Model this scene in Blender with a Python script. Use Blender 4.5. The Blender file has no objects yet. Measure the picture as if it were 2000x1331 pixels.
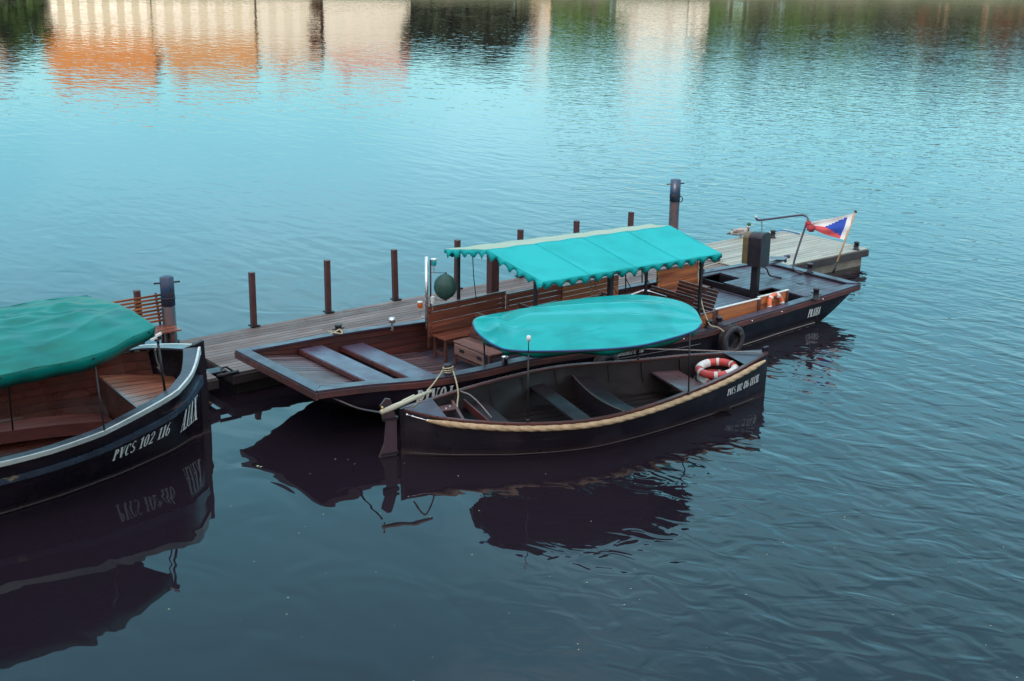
import bpy, bmesh, math, random
from mathutils import Vector, Matrix
R = math.radians
C = bpy.context.scene.collection
scene = bpy.context.scene
rnd = random.Random(7)

# ------------------------------------------------------------------ camera
CAMH, PITCH, ROLL, FPX = 8.0, R(17.6), R(.8), 2550.0
cam_d = bpy.data.cameras.new('camera'); cam = bpy.data.objects.new('camera', cam_d); C.objects.link(cam)
cam_d.sensor_fit = 'HORIZONTAL'; cam_d.sensor_width = 36.0; cam_d.lens = 36.0*FPX/2000.0
cam_d.clip_start = .1; cam_d.clip_end = 3000
cam.matrix_world = (Matrix.Translation((0, 0, CAMH)) @ Matrix.Rotation(math.pi/2-PITCH, 4, 'X') @ Matrix.Rotation(ROLL, 4, 'Z'))
scene.camera = cam
# ------------------------------------------------------------------ world, sun, exposure
SUN_EL, SUN_AZ = R(9.5), R(-158)          # azimuth measured from +Y towards +X
world = bpy.data.worlds.new('World'); scene.world = world; world.use_nodes = True
wn, wl = world.node_tree.nodes, world.node_tree.links
wn.clear()
w_out = wn.new('ShaderNodeOutputWorld'); w_bg = wn.new('ShaderNodeBackground')
sky = wn.new('ShaderNodeTexSky'); sky.sky_type = 'NISHITA'; sky.sun_disc = False
sky.sun_elevation = SUN_EL; sky.sun_rotation = SUN_AZ
sky.air_density = 1.0; sky.dust_density = 1.6; sky.ozone_density = 1.6
w_tc = wn.new('ShaderNodeTexCoord'); w_map = wn.new('ShaderNodeMapping'); w_map.inputs['Scale'].default_value = (1.6, 1.6, 4.5)
w_no = wn.new('ShaderNodeTexNoise'); w_no.inputs['Scale'].default_value = 2.1; w_no.inputs['Detail'].default_value = 7
w_no.inputs['Roughness'].default_value = .55
w_cr = wn.new('ShaderNodeValToRGB'); w_cr.color_ramp.elements[0].position = .42; w_cr.color_ramp.elements[1].position = .78
w_cr.color_ramp.elements[1].color = (.45, .45, .45, 1)
w_tint = wn.new('ShaderNodeMix'); w_tint.data_type = 'RGBA'; w_tint.blend_type = 'MULTIPLY'; w_tint.inputs['Factor'].default_value = 1
w_tint.inputs['B'].default_value = (.80, .94, .76, 1)
w_mix = wn.new('ShaderNodeMix'); w_mix.data_type = 'RGBA'; w_mix.inputs['B'].default_value = (4.2, 6.6, 7.6, 1)
wl.new(w_tc.outputs['Generated'], w_map.inputs['Vector']); wl.new(w_map.outputs[0], w_no.inputs['Vector'])
wl.new(w_no.outputs['Fac'], w_cr.inputs[0]); wl.new(sky.outputs[0], w_tint.inputs['A'])
wl.new(w_cr.outputs[0], w_mix.inputs['Factor'])
w_sep = wn.new('ShaderNodeSeparateXYZ'); wl.new(w_tc.outputs['Generated'], w_sep.inputs[0])
w_el = wn.new('ShaderNodeValToRGB'); w_el.color_ramp.interpolation = 'B_SPLINE'; e = w_el.color_ramp.elements   # thin high cloud veil over the blue
e[0].position = .02; e[0].color = (0, 0, 0, 1); e[1].position = .16; e[1].color = (.76, .76, .76, 1)
q_ = e.new(.27); q_.color = (.82, .82, .82, 1); q_ = e.new(.44); q_.color = (.46, .46, .46, 1); q_ = e.new(.75); q_.color = (.35, .35, .35, 1)
wl.new(w_sep.outputs['Z'], w_el.inputs[0])
w_veil = wn.new('ShaderNodeMix'); w_veil.data_type = 'RGBA'; w_veil.inputs['B'].default_value = (1.40, 4.75, 6.3, 1)
wl.new(w_el.outputs[0], w_veil.inputs['Factor']); wl.new(w_tint.outputs['Result'], w_veil.inputs['A'])
def w_ramp(sock, a, b, t1):
    q = wn.new('ShaderNodeMapRange'); q.interpolation_type = 'SMOOTHSTEP'; q.inputs['From Min'].default_value = a; q.inputs['From Max'].default_value = b; q.inputs['To Max'].default_value = t1; wl.new(sock, q.inputs['Value']); return q.outputs[0]
w_up = w_ramp(w_sep.outputs['Z'], .56, .92, .85); w_back = w_ramp(w_sep.outputs['Y'], .15, -.55, .8)   # whiter overhead, warmer round the low sun
w_max = wn.new('ShaderNodeMath'); w_max.operation = 'MAXIMUM'; wl.new(w_up, w_max.inputs[0]); wl.new(w_back, w_max.inputs[1])
w_warm = wn.new('ShaderNodeMix'); w_warm.data_type = 'RGBA'; w_warm.inputs['B'].default_value = (6.3, 5.2, 5.3, 1)
wl.new(w_max.outputs[0], w_warm.inputs['Factor']); wl.new(w_veil.outputs['Result'], w_warm.inputs['A']); wl.new(w_warm.outputs['Result'], w_mix.inputs['A']); wl.new(w_mix.outputs['Result'], w_bg.inputs['Color']); w_bg.inputs['Strength'].default_value = .15
wl.new(w_bg.outputs[0], w_out.inputs['Surface'])
sun_d = bpy.data.lights.new('sun', 'SUN'); sun = bpy.data.objects.new('sun', sun_d); C.objects.link(sun)
sun_d.energy = 2.0; sun_d.angle = R(.5); sun_d.color = (1, .90, .74)
sd = Vector((math.sin(SUN_AZ)*math.cos(SUN_EL), math.cos(SUN_AZ)*math.cos(SUN_EL), math.sin(SUN_EL)))
sun.rotation_euler = sd.to_track_quat('Z', 'Y').to_euler(); sun.location = (-40, -60, 60)
scene.view_settings.view_transform = 'Standard'; scene.view_settings.look = 'None'
scene.view_settings.exposure = 1.2; scene.view_settings.gamma = 1
scene.cycles.use_denoising = True
scene.cycles.max_bounces = 8; scene.cycles.glossy_bounces = 4; scene.cycles.diffuse_bounces = 3
scene.cycles.caustics_reflective = False; scene.cycles.caustics_refractive = False

# ------------------------------------------------------------------ helpers
def at(x, y, z):
    """point at height z seen at pixel x, y of the 2000 px wide photograph"""
    u, v = x-1000, y-665.5; cr, sr = math.cos(ROLL), math.sin(ROLL)
    u, v = u*cr+v*sr, -u*sr+v*cr
    cp, sp = math.cos(PITCH), math.sin(PITCH); Y = -v/FPX; X = u/FPX
    d = Vector((X, cp+Y*sp, -sp+Y*cp)); t = (z-CAMH)/d.z
    return d*t+Vector((0, 0, CAMH))
class Frame:
    def __init__(s, o, deg): s.o = Vector((o[0], o[1], 0)); s.a = R(deg); s.c, s.n = math.cos(s.a), math.sin(s.a)
    def P(s, a, b, z): return Vector((s.o.x+a*s.c-b*s.n, s.o.y+a*s.n+b*s.c, z))
    def inv(s, p): d = p-s.o; return (d.x*s.c+d.y*s.n, -d.x*s.n+d.y*s.c)
class M:
    def __init__(s): s.v = []; s.f = []; s.smooth = []
    def add(s, vs, fs, smooth=False):
        b = len(s.v); s.v += [Vector(p) for p in vs]; s.f += [tuple(i+b for i in f) for f in fs]; s.smooth += [smooth]*len(fs); return s
    def hexa(s, p):   # 8 points: bottom 4 ccw, top 4 ccw
        return s.add(p, [(3,2,1,0),(4,5,6,7),(0,1,5,4),(1,2,6,5),(2,3,7,6),(3,0,4,7)])
    def fbox(s, F, s0, s1, v0, v1, z0, z1):
        return s.hexa([F.P(s0,v0,z0),F.P(s1,v0,z0),F.P(s1,v1,z0),F.P(s0,v1,z0),F.P(s0,v0,z1),F.P(s1,v0,z1),F.P(s1,v1,z1),F.P(s0,v1,z1)])
    def beam(s, a, b, w, h, up=(0,0,1)):
        a, b = Vector(a), Vector(b); d = (b-a).normalized(); up = Vector(up)
        x = d.cross(up)
        if x.length < 1e-4: x = d.cross(Vector((0,1,0)))
        x.normalize(); y = x.cross(d).normalized(); x = x*w/2; y = y*h/2
        return s.hexa([a-x-y,a+x-y,b+x-y,b-x-y,a-x+y,a+x+y,b+x+y,b-x+y])
    def tube(s, pts, r, n=8, cap=True, closed=False, flat=None):
        pts = [Vector(p) for p in pts]; m = len(pts); rs = r if isinstance(r, (list,tuple)) else [r]*m
        rings = []; prev = None
        for i, p in enumerate(pts):
            if closed: d = pts[(i+1) % m]-pts[i-1]
            else: d = pts[min(i+1,m-1)]-pts[max(i-1,0)]
            d.normalize()
            if prev is None:
                x = d.cross(Vector((0,0,1)))
                if x.length < 1e-3: x = d.cross(Vector((0,1,0)))
            else: x = prev-d*prev.dot(d)
            x.normalize(); prev = x; y = d.cross(x)
            rings.append([p+(x*math.cos(2*math.pi*k/n)+y*math.sin(2*math.pi*k/n))*rs[i] for k in range(n)])
        fs = []
        for i in range(m if closed else m-1):
            j = (i+1) % m
            for k in range(n): fs.append((i*n+k, i*n+(k+1)%n, j*n+(k+1)%n, j*n+k))
        if cap and not closed: fs += [tuple(range(n))[::-1], tuple((m-1)*n+k for k in range(n))]
        return s.add([q for rg in rings for q in rg], fs, True)
    def lathe(s, c, prof, n=16, axis=(0,0,1)):
        c = Vector(c); ax = Vector(axis).normalized(); x = ax.cross(Vector((0,0,1)))
        if x.length < 1e-3: x = Vector((1,0,0))
        x.normalize(); y = ax.cross(x); vs = []
        for r, h in prof:
            for k in range(n):
                t = 2*math.pi*k/n; vs.append(c+ax*h+(x*math.cos(t)+y*math.sin(t))*max(r,1e-4))
        fs = [(i*n+k, i*n+(k+1)%n, (i+1)*n+(k+1)%n, (i+1)*n+k) for i in range(len(prof)-1) for k in range(n)]
        return s.add(vs, fs, True)
    def grid(s, rows, smooth=True, flip=False):
        m, n = len(rows), len(rows[0]); fs = []
        for i in range(m-1):
            for k in range(n-1):
                q = (i*n+k, i*n+k+1, (i+1)*n+k+1, (i+1)*n+k); fs.append(q[::-1] if flip else q)
        return s.add([p for r in rows for p in r], fs, smooth)
    def blob(s, c, r, n=12, m=8, dirx=None):
        c = Vector(c); vs = []; rx, ry, rz = (r if isinstance(r,(tuple,list)) else (r,r,r))
        rot = Matrix.Rotation(dirx or 0, 3, 'Z')
        for i in range(m+1):
            a = math.pi*i/m
            for k in range(n):
                t = 2*math.pi*k/n; vs.append(c+rot@Vector((rx*math.sin(a)*math.cos(t), ry*math.sin(a)*math.sin(t), rz*math.cos(a))))
        return s.add(vs, [(i*n+k, (i+1)*n+k, (i+1)*n+(k+1)%n, i*n+(k+1)%n) for i in range(m) for k in range(n)], True)
def root_of(o):
    while o.parent: o = o.parent
    return o
def obj(name, m, mat, parent=None, label=None, cat=None, group=None, kind=None, bevel=0, subd=0, recalc=True, at_base=True):
    me = bpy.data.meshes.new(name)
    if parent is not None: off = Vector(root_of(parent).location)
    elif at_base and kind != 'structure' and m.v:
        xs = [p.x for p in m.v]; ys = [p.y for p in m.v]; off = Vector(((min(xs)+max(xs))/2, (min(ys)+max(ys))/2, min(p.z for p in m.v)))
    else: off = Vector((0,0,0))
    me.from_pydata([tuple(p-off) for p in m.v], [], m.f); me.validate(); 
    sm = m.smooth
    if len(sm) == len(me.polygons): me.polygons.foreach_set('use_smooth', sm)
    if recalc:
        bm = bmesh.new(); bm.from_mesh(me); bmesh.ops.remove_doubles(bm, verts=bm.verts, dist=1e-5); bmesh.ops.recalc_face_normals(bm, faces=bm.faces); bm.to_mesh(me); bm.free()
    me.materials.append(mat); o = bpy.data.objects.new(name, me); C.objects.link(o)
    if parent is not None: o.parent = parent
    else: o.location = off
    if bevel:
        b = o.modifiers.new('bevel', 'BEVEL'); b.width = bevel; b.segments = 2; b.limit_method = 'ANGLE'; b.angle_limit = R(40)
    if subd:
        b = o.modifiers.new('subd', 'SUBSURF'); b.levels = subd; b.render_levels = subd
    if label: o['label'] = label
    if cat: o['category'] = cat
    if group: o['group'] = group
    if kind: o['kind'] = kind
    return o
def thing(name, label, cat, loc, group=None):
    o = bpy.data.objects.new(name, None); C.objects.link(o); o.location = loc; o.empty_display_size = .2
    o['label'] = label; o['category'] = cat
    if group: o['group'] = group
    return o
def cr(pts, n):
    """catmull-rom through pts, n samples per span"""
    P = [Vector(p) for p in pts]; P = [P[0]*2-P[1]]+P+[P[-1]*2-P[-2]]; out = []
    for i in range(1, len(P)-2):
        for k in range(n):
            t = k/n; a,b,c,d = P[i-1:i+3]
            out.append(.5*((2*b)+(c-a)*t+(2*a-5*b+4*c-d)*t*t+(3*b-a-3*c+d)*t**3))
    out.append(P[-2]); return out
def interp(x, xs, ys):
    if x <= xs[0]: return ys[0]
    for i in range(len(xs)-1):
        if x <= xs[i+1]:
            t = (x-xs[i])/(xs[i+1]-xs[i]); return ys[i]+(ys[i+1]-ys[i])*t
    return ys[-1]
def sinterp(x, xs, ys):   # smooth (catmull) interpolation
    if x <= xs[0]: return ys[0]
    if x >= xs[-1]: return ys[-1]
    n = len(xs)
    i = max(k for k in range(n-1) if xs[k] <= x); h = xs[i+1]-xs[i]; t = (x-xs[i])/h
    def m(k):
        if k == 0: return (ys[1]-ys[0])/(xs[1]-xs[0])
        if k == n-1: return (ys[-1]-ys[-2])/(xs[-1]-xs[-2])
        return (ys[k+1]-ys[k-1])/(xs[k+1]-xs[k-1])
    return (2*t**3-3*t*t+1)*ys[i]+(t**3-2*t*t+t)*h*m(i)+(-2*t**3+3*t*t)*ys[i+1]+(t**3-t*t)*h*m(i+1)

# ------------------------------------------------------------------ materials
def mat(name, base=(.5,.5,.5), rough=.5, metal=0.0, **kw):
    """kw: dark (second colour), scale, stretch (x,y,z), rot (deg z), island (value spread), bump, coat, spec, rvar, detail"""
    m = bpy.data.materials.new(name); m.use_nodes = True; nt = m.node_tree; n, l = nt.nodes, nt.links
    b = n['Principled BSDF']; b.inputs['Roughness'].default_value = rough; b.inputs['Metallic'].default_value = metal
    b.inputs['Base Color'].default_value = (*base, 1)
    if 'spec' in kw: b.inputs['Specular IOR Level'].default_value = kw['spec']
    if 'coat' in kw: b.inputs['Coat Weight'].default_value = kw['coat']; b.inputs['Coat Roughness'].default_value = kw.get('coatr', .15)
    tc = n.new('ShaderNodeTexCoord'); mp = n.new('ShaderNodeMapping'); mp.vector_type = 'TEXTURE'
    mp.inputs['Rotation'].default_value = (0, 0, R(kw.get('rot', 0)))
    st = kw.get('stretch', (1,1,1)); mp.inputs['Scale'].default_value = st
    l.new(tc.outputs['Object'], mp.inputs['Vector'])
    vec = mp.outputs[0]
    no = n.new('ShaderNodeTexNoise'); no.inputs['Scale'].default_value = kw.get('scale', 5); no.inputs['Detail'].default_value = kw.get('detail', 6); no.inputs['Roughness'].default_value = .6
    l.new(vec, no.inputs['Vector'])
    if 'island' in kw:
        g = n.new('ShaderNodeNewGeometry'); ad = n.new('ShaderNodeVectorMath'); ad.operation = 'ADD'; sc = n.new('ShaderNodeVectorMath'); sc.operation = 'SCALE'; sc.inputs[0].default_value = (17, 23, 31)
        l.new(g.outputs['Random Per Island'], sc.inputs['Scale']); l.new(vec, ad.inputs[0]); l.new(sc.outputs[0], ad.inputs[1]); l.new(ad.outputs[0], no.inputs['Vector'])
    col = None
    if 'dark' in kw:
        rp = n.new('ShaderNodeValToRGB'); e = rp.color_ramp.elements; e[0].position = kw.get('p0', .35); e[1].position = kw.get('p1', .68)
        e[0].color = (*kw['dark'], 1); e[1].color = (*base, 1); l.new(no.outputs['Fac'], rp.inputs[0]); col = rp.outputs[0]
    if 'stain' in kw:      # large blotches of a third colour
        n2 = n.new('ShaderNodeTexNoise'); n2.inputs['Scale'].default_value = kw.get('sscale', 1.3); n2.inputs['Detail'].default_value = 5; l.new(tc.outputs['Object'], n2.inputs['Vector'])
        r2 = n.new('ShaderNodeValToRGB'); r2.color_ramp.elements[0].position = kw.get('s0', .52); r2.color_ramp.elements[1].position = kw.get('s1', .7); l.new(n2.outputs['Fac'], r2.inputs[0])
        mx = n.new('ShaderNodeMix'); mx.data_type = 'RGBA'; mx.inputs['B'].default_value = (*kw['stain'], 1)
        if col: l.new(col, mx.inputs['A'])
        else: mx.inputs['A'].default_value = (*base, 1)
        l.new(r2.outputs[0], mx.inputs['Factor']); col = mx.outputs['Result']
    if 'island' in kw:
        hs = n.new('ShaderNodeHueSaturation'); mr = n.new('ShaderNodeMapRange'); mr.inputs['To Min'].default_value = 1-kw['island']; mr.inputs['To Max'].default_value = 1+kw['island']
        l.new(g.outputs['Random Per Island'], mr.inputs['Value']); l.new(mr.outputs[0], hs.inputs['Value'])
        if col: l.new(col, hs.inputs['Color'])
        else: hs.inputs['Color'].default_value = (*base, 1)
        col = hs.outputs[0]
    if kw.get('planks'):
        sz = n.new('ShaderNodeSeparateXYZ'); l.new(tc.outputs['Object'], sz.inputs[0])
        mr_ = n.new('ShaderNodeMapRange'); mr_.inputs['From Min'].default_value = .11; mr_.inputs['From Max'].default_value = .22; mr_.inputs['To Min'].default_value = 1; mr_.inputs['To Max'].default_value = 0; l.new(sz.outputs['Z'], mr_.inputs['Value'])
        n5 = n.new('ShaderNodeTexNoise'); n5.inputs['Scale'].default_value = 5; n5.inputs['Detail'].default_value = 8; n5.inputs['Roughness'].default_value = .7; l.new(tc.outputs['Object'], n5.inputs['Vector'])
        ml = n.new('ShaderNodeMath'); ml.operation = 'MULTIPLY'; l.new(mr_.outputs[0], ml.inputs[0]); l.new(n5.outputs['Fac'], ml.inputs[1])
        mx5 = n.new('ShaderNodeMix'); mx5.data_type = 'RGBA'; mx5.inputs['B'].default_value = (.085,.06,.055,1); l.new(ml.outputs[0], mx5.inputs['Factor']); l.new(col, mx5.inputs['A']); col = mx5.outputs['Result']
        sc5 = n.new('ShaderNodeMapping'); sc5.inputs['Scale'].default_value = (.8,.8,26); l.new(tc.outputs['Object'], sc5.inputs[0])
        n6 = n.new('ShaderNodeTexNoise'); n6.inputs['Scale'].default_value = 1.0; n6.inputs['Detail'].default_value = 9; n6.inputs['Roughness'].default_value = .75; l.new(sc5.outputs[0], n6.inputs['Vector'])
        r6 = n.new('ShaderNodeValToRGB'); r6.color_ramp.elements[0].position = .60; r6.color_ramp.elements[1].position = .72; l.new(n6.outputs['Fac'], r6.inputs[0])
        mx6 = n.new('ShaderNodeMix'); mx6.data_type = 'RGBA'; mx6.inputs['B'].default_value = (.070,.048,.052,1); l.new(r6.outputs[0], mx6.inputs['Factor']); l.new(col, mx6.inputs['A']); col = mx6.outputs['Result']
    if col: l.new(col, b.inputs['Base Color'])
    rv = kw.get('rvar', .12)
    if rv:
        n3 = n.new('ShaderNodeTexNoise'); n3.inputs['Scale'].default_value = kw.get('rscale', 3); n3.inputs['Detail'].default_value = 5; l.new(tc.outputs['Object'], n3.inputs['Vector'])
        mr = n.new('ShaderNodeMapRange'); mr.inputs['From Min'].default_value = .3; mr.inputs['From Max'].default_value = .7
        mr.inputs['To Min'].default_value = max(.02, rough-rv); mr.inputs['To Max'].default_value = min(1, rough+rv); l.new(n3.outputs['Fac'], mr.inputs['Value']); l.new(mr.outputs[0], b.inputs['Roughness'])
    if kw.get('bump'):
        bu = n.new('ShaderNodeBump'); bu.inputs['Strength'].default_value = 1; bu.inputs['Distance'].default_value = kw['bump']; l.new(no.outputs['Fac'], bu.inputs['Height']); l.new(bu.outputs[0], b.inputs['Normal'])
    return m
BAZ, PAZ, AAZ, SAZ = 39.5, 38.0, 36.0, 24.0
black = mat('black_hull_paint', (.013,.010,.019), .34, dark=(.008,.006,.011), scale=3, stretch=(4,4,1), stain=(.032,.026,.036), sscale=2.6, s0=.5, s1=.9, bump=.001, rvar=.1, spec=.32, planks=.15)
blackA = mat('black_tarred_paint', (.012,.009,.017), .28, dark=(.008,.006,.010), scale=4, stretch=(4,4,1), stain=(.04,.028,.034), sscale=3, s0=.55, s1=.95, rvar=.1, spec=.32, planks=.15)
capm = mat('dark_varnished_rail', (.055,.045,.075), .36, dark=(.034,.026,.042), scale=6, stretch=(6,1,1), rot=BAZ, rvar=.1, bump=.001)
rubm = mat('brown_rubbing_strake', (.15,.042,.036), .5, dark=(.045,.022,.024), scale=7, stretch=(6,1,1), rot=BAZ, stain=(.05,.03,.03), s0=.5, bump=.001)
innb = mat('brown_inner_planking', (.125,.030,.024), .48, dark=(.045,.018,.018), scale=5, stretch=(7,1,1), rot=BAZ, island=.25, bump=.001)
deckm = mat('dark_stained_deck_boards', (.078,.068,.105), .42, dark=(.035,.028,.038), scale=6, stretch=(9,1,1), rot=BAZ, island=.18, bump=.0015, rvar=.12)
rampm = mat('worn_bow_boards', (.15,.105,.115), .5, dark=(.05,.032,.038), scale=6, stretch=(9,1,1), rot=BAZ, island=.22, bump=.0015)
slabm = mat('painted_thwart', (.085,.070,.115), .34, dark=(.058,.048,.08), scale=3, stretch=(1,7,1), rot=BAZ, rvar=.12)
teak = mat('orange_teak_slats', (.46,.165,.055), .42, dark=(.17,.05,.022), scale=5, stretch=(9,1,1), rot=BAZ, island=.38, bump=.001, coat=.3)
teakp = mat('reddish_bench_wood', (.26,.080,.042), .4, dark=(.09,.028,.02), scale=5, stretch=(8,1,1), rot=BAZ, island=.3, bump=.001, coat=.3)
teakx = mat('brown_seat_back_wood', (.16,.060,.042), .45, dark=(.07,.026,.022), scale=5, stretch=(1,8,1), rot=BAZ, island=.3, bump=.001, coat=.25)
greyw = mat('grey_brown_seat_wood', (.30,.17,.14), .45, dark=(.13,.07,.06), scale=6, stretch=(1,9,1), rot=BAZ, island=.2, bump=.001)
pont = mat('weathered_pontoon_boards', (.20,.165,.15), .66, dark=(.10,.078,.072), scale=6, stretch=(10,1,1), rot=PAZ, island=.28, bump=.002, stain=(.12,.085,.075), sscale=.5, s0=.45, s1=.75)
pontd = mat('skylit_dry_pontoon_boards', (.40,.41,.34), .6, dark=(.24,.24,.20), scale=6, stretch=(10,1,1), rot=PAZ, island=.10, bump=.002)  # dry end boards; glancing sky light is mixed into the pale colour
pside = mat('pontoon_side_beam', (.06,.05,.052), .5, dark=(.03,.025,.028), scale=5, stretch=(8,1,1), rot=PAZ)
pfloat = mat('pale_concrete_float', (.27,.25,.20), .7, dark=(.17,.155,.13), scale=4, stain=(.12,.105,.085), sscale=2)
pfloatd = mat('dark_float', (.035,.03,.032), .6, dark=(.02,.018,.02), scale=4)
postm = mat('rusty_brown_post', (.09,.030,.027), .48, dark=(.045,.017,.018), scale=9, stretch=(1,1,3), stain=(.13,.06,.04), sscale=5, s0=.6, s1=.8)
pilem = mat('dark_steel_pile', (.022,.022,.034), .38, dark=(.014,.013,.022), scale=5, stretch=(1,1,4), stain=(.075,.026,.022), sscale=2.4, s0=.5, s1=.62, metal=.0)
pileb = mat('scuffed_blue_pile_paint', (.018,.055,.13), .45, dark=(.012,.028,.06), scale=8, stretch=(1,1,3), stain=(.05,.04,.05), sscale=7, s0=.5, s1=.65)
iron = mat('black_iron', (.022,.02,.026), .42, metal=.3)
steel = mat('galvanised_steel', (.62,.64,.66), .28, metal=.9)
chrome = mat('polished_steel', (.75,.76,.78), .15, metal=1.0, rvar=.05)
rope = mat('cream_rope', (.50,.45,.30), .8, dark=(.30,.26,.17), scale=30, bump=.003)
ropeg = mat('grey_rope', (.30,.28,.27), .8, dark=(.16,.15,.15), scale=30)
roped = mat('dark_wet_rope', (.09,.08,.085), .6, dark=(.05,.045,.05), scale=30)
blurope = mat('blue_rope', (.02,.22,.45), .7)
rubber = mat('worn_tyre_rubber', (.045,.042,.048), .62, dark=(.022,.02,.024), scale=8, stain=(.12,.11,.11), sscale=6, s0=.55)
redp = mat('faded_red_ring', (.62,.085,.075), .42, dark=(.48,.06,.06), scale=6)
orap = mat('orange_ring', (.80,.20,.075), .42, dark=(.62,.13,.06), scale=6)
whitep = mat('white_paint', (.78,.80,.76), .4, dark=(.62,.64,.60), scale=9)
stripe = mat('pale_blue_white_strake', (.60,.70,.68), .35, dark=(.42,.52,.52), scale=6, stretch=(6,1,1), rot=20)
bluer = mat('blue_black_rubbing_band', (.050,.085,.13), .3, dark=(.028,.04,.065), scale=4, stretch=(5,1,1), stain=(.32,.24,.13), sscale=4.5, s0=.66, s1=.74, spec=.6)
letter = mat('white_lettering_paint', (.72,.80,.78), .5, rvar=0)
mahog = mat('varnished_mahogany', (.115,.028,.017), .34, dark=(.036,.010,.008), scale=4, stretch=(9,1,1), rot=AAZ, island=.3, coat=.5, bump=.001)
mahogl = mat('honey_brown_seat_boards', (.38,.155,.08), .42, dark=(.17,.06,.035), scale=5, stretch=(9,1,1), rot=AAZ-10, island=.32, coat=.4)
oldb = mat('dark_brown_boat_floor', (.011,.005,.006), .6, dark=(.006,.003,.004), scale=5, stretch=(7,1,1), rot=SAZ, island=.25)
purp = mat('purple_brown_seat_paint', (.030,.018,.026), .45, dark=(.02,.012,.018), scale=4, stretch=(1,6,1), rot=SAZ, rvar=.1)
redbr = mat('red_brown_painted_wood', (.12,.030,.026), .34, dark=(.06,.022,.022), scale=4)
glass_teal = mat('green_lantern_glass', (.0,.28,.30), .15, coat=.5)
glass_or = mat('orange_lantern_glass', (.45,.10,.02), .15, coat=.5)
glass_w = mat('clear_lantern_glass', (.55,.62,.62), .1, coat=.5)
leafy = mat('pale_green_leaf', (.34,.40,.24), .6)
def tarp(name, base, dark, rough=.32, scale=1.1, trans=.25, bump=.03):
    m = bpy.data.materials.new(name); m.use_nodes = True; nt = m.node_tree; n, l = nt.nodes, nt.links
    b = n['Principled BSDF']; out = n['Material Output']
    tc = n.new('ShaderNodeTexCoord'); mp = n.new('ShaderNodeMapping'); mp.vector_type = 'TEXTURE'; mp.inputs['Rotation'].default_value = (0,0,R(30)); mp.inputs['Scale'].default_value = (3.2,1,1)
    no = n.new('ShaderNodeTexNoise'); no.inputs['Scale'].default_value = scale; no.inputs['Detail'].default_value = 3; no.inputs['Distortion'].default_value = .6
    n2 = n.new('ShaderNodeTexNoise'); n2.inputs['Scale'].default_value = 1.6; n2.inputs['Detail'].default_value = 6
    l.new(tc.outputs['Object'], mp.inputs['Vector']); l.new(mp.outputs[0], no.inputs['Vector']); l.new(tc.outputs['Object'], n2.inputs['Vector'])
    rp = n.new('ShaderNodeValToRGB'); e = rp.color_ramp.elements; e[0].position = .28; e[1].position = .55; e[0].color = (*dark,1); e[1].color = (*base,1)
    l.new(n2.outputs['Fac'], rp.inputs[0]); l.new(rp.outputs[0], b.inputs['Base Color'])
    b.inputs['Roughness'].default_value = rough; b.inputs['Specular IOR Level'].default_value = .22
    bu = n.new('ShaderNodeBump'); bu.inputs['Distance'].default_value = bump; l.new(no.outputs['Fac'], bu.inputs['Height']); l.new(bu.outputs[0], b.inputs['Normal'])
    tr = n.new('ShaderNodeBsdfTranslucent'); tr.inputs['Color'].default_value = (base[0]*.5, base[1]*.9, base[2]*.6, 1)
    mx = n.new('ShaderNodeMixShader'); mx.inputs[0].default_value = trans; l.new(b.outputs[0], mx.inputs[1]); l.new(tr.outputs[0], mx.inputs[2]); l.new(mx.outputs[0], out.inputs['Surface'])
    return m
tarpA = tarp('green_tarpaulin', (.0,.185,.155), (.0,.115,.10), rough=.4, bump=.03, trans=.1)
tarpR = tarp('turquoise_awning_fabric', (.008,.42,.42), (.004,.34,.335), rough=.5, bump=.03, trans=.03)
tarpS = tarp('glossy_turquoise_cover', (.004,.38,.37), (.0,.26,.25), rough=.22, bump=.035, scale=1.6, trans=.12)

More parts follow.
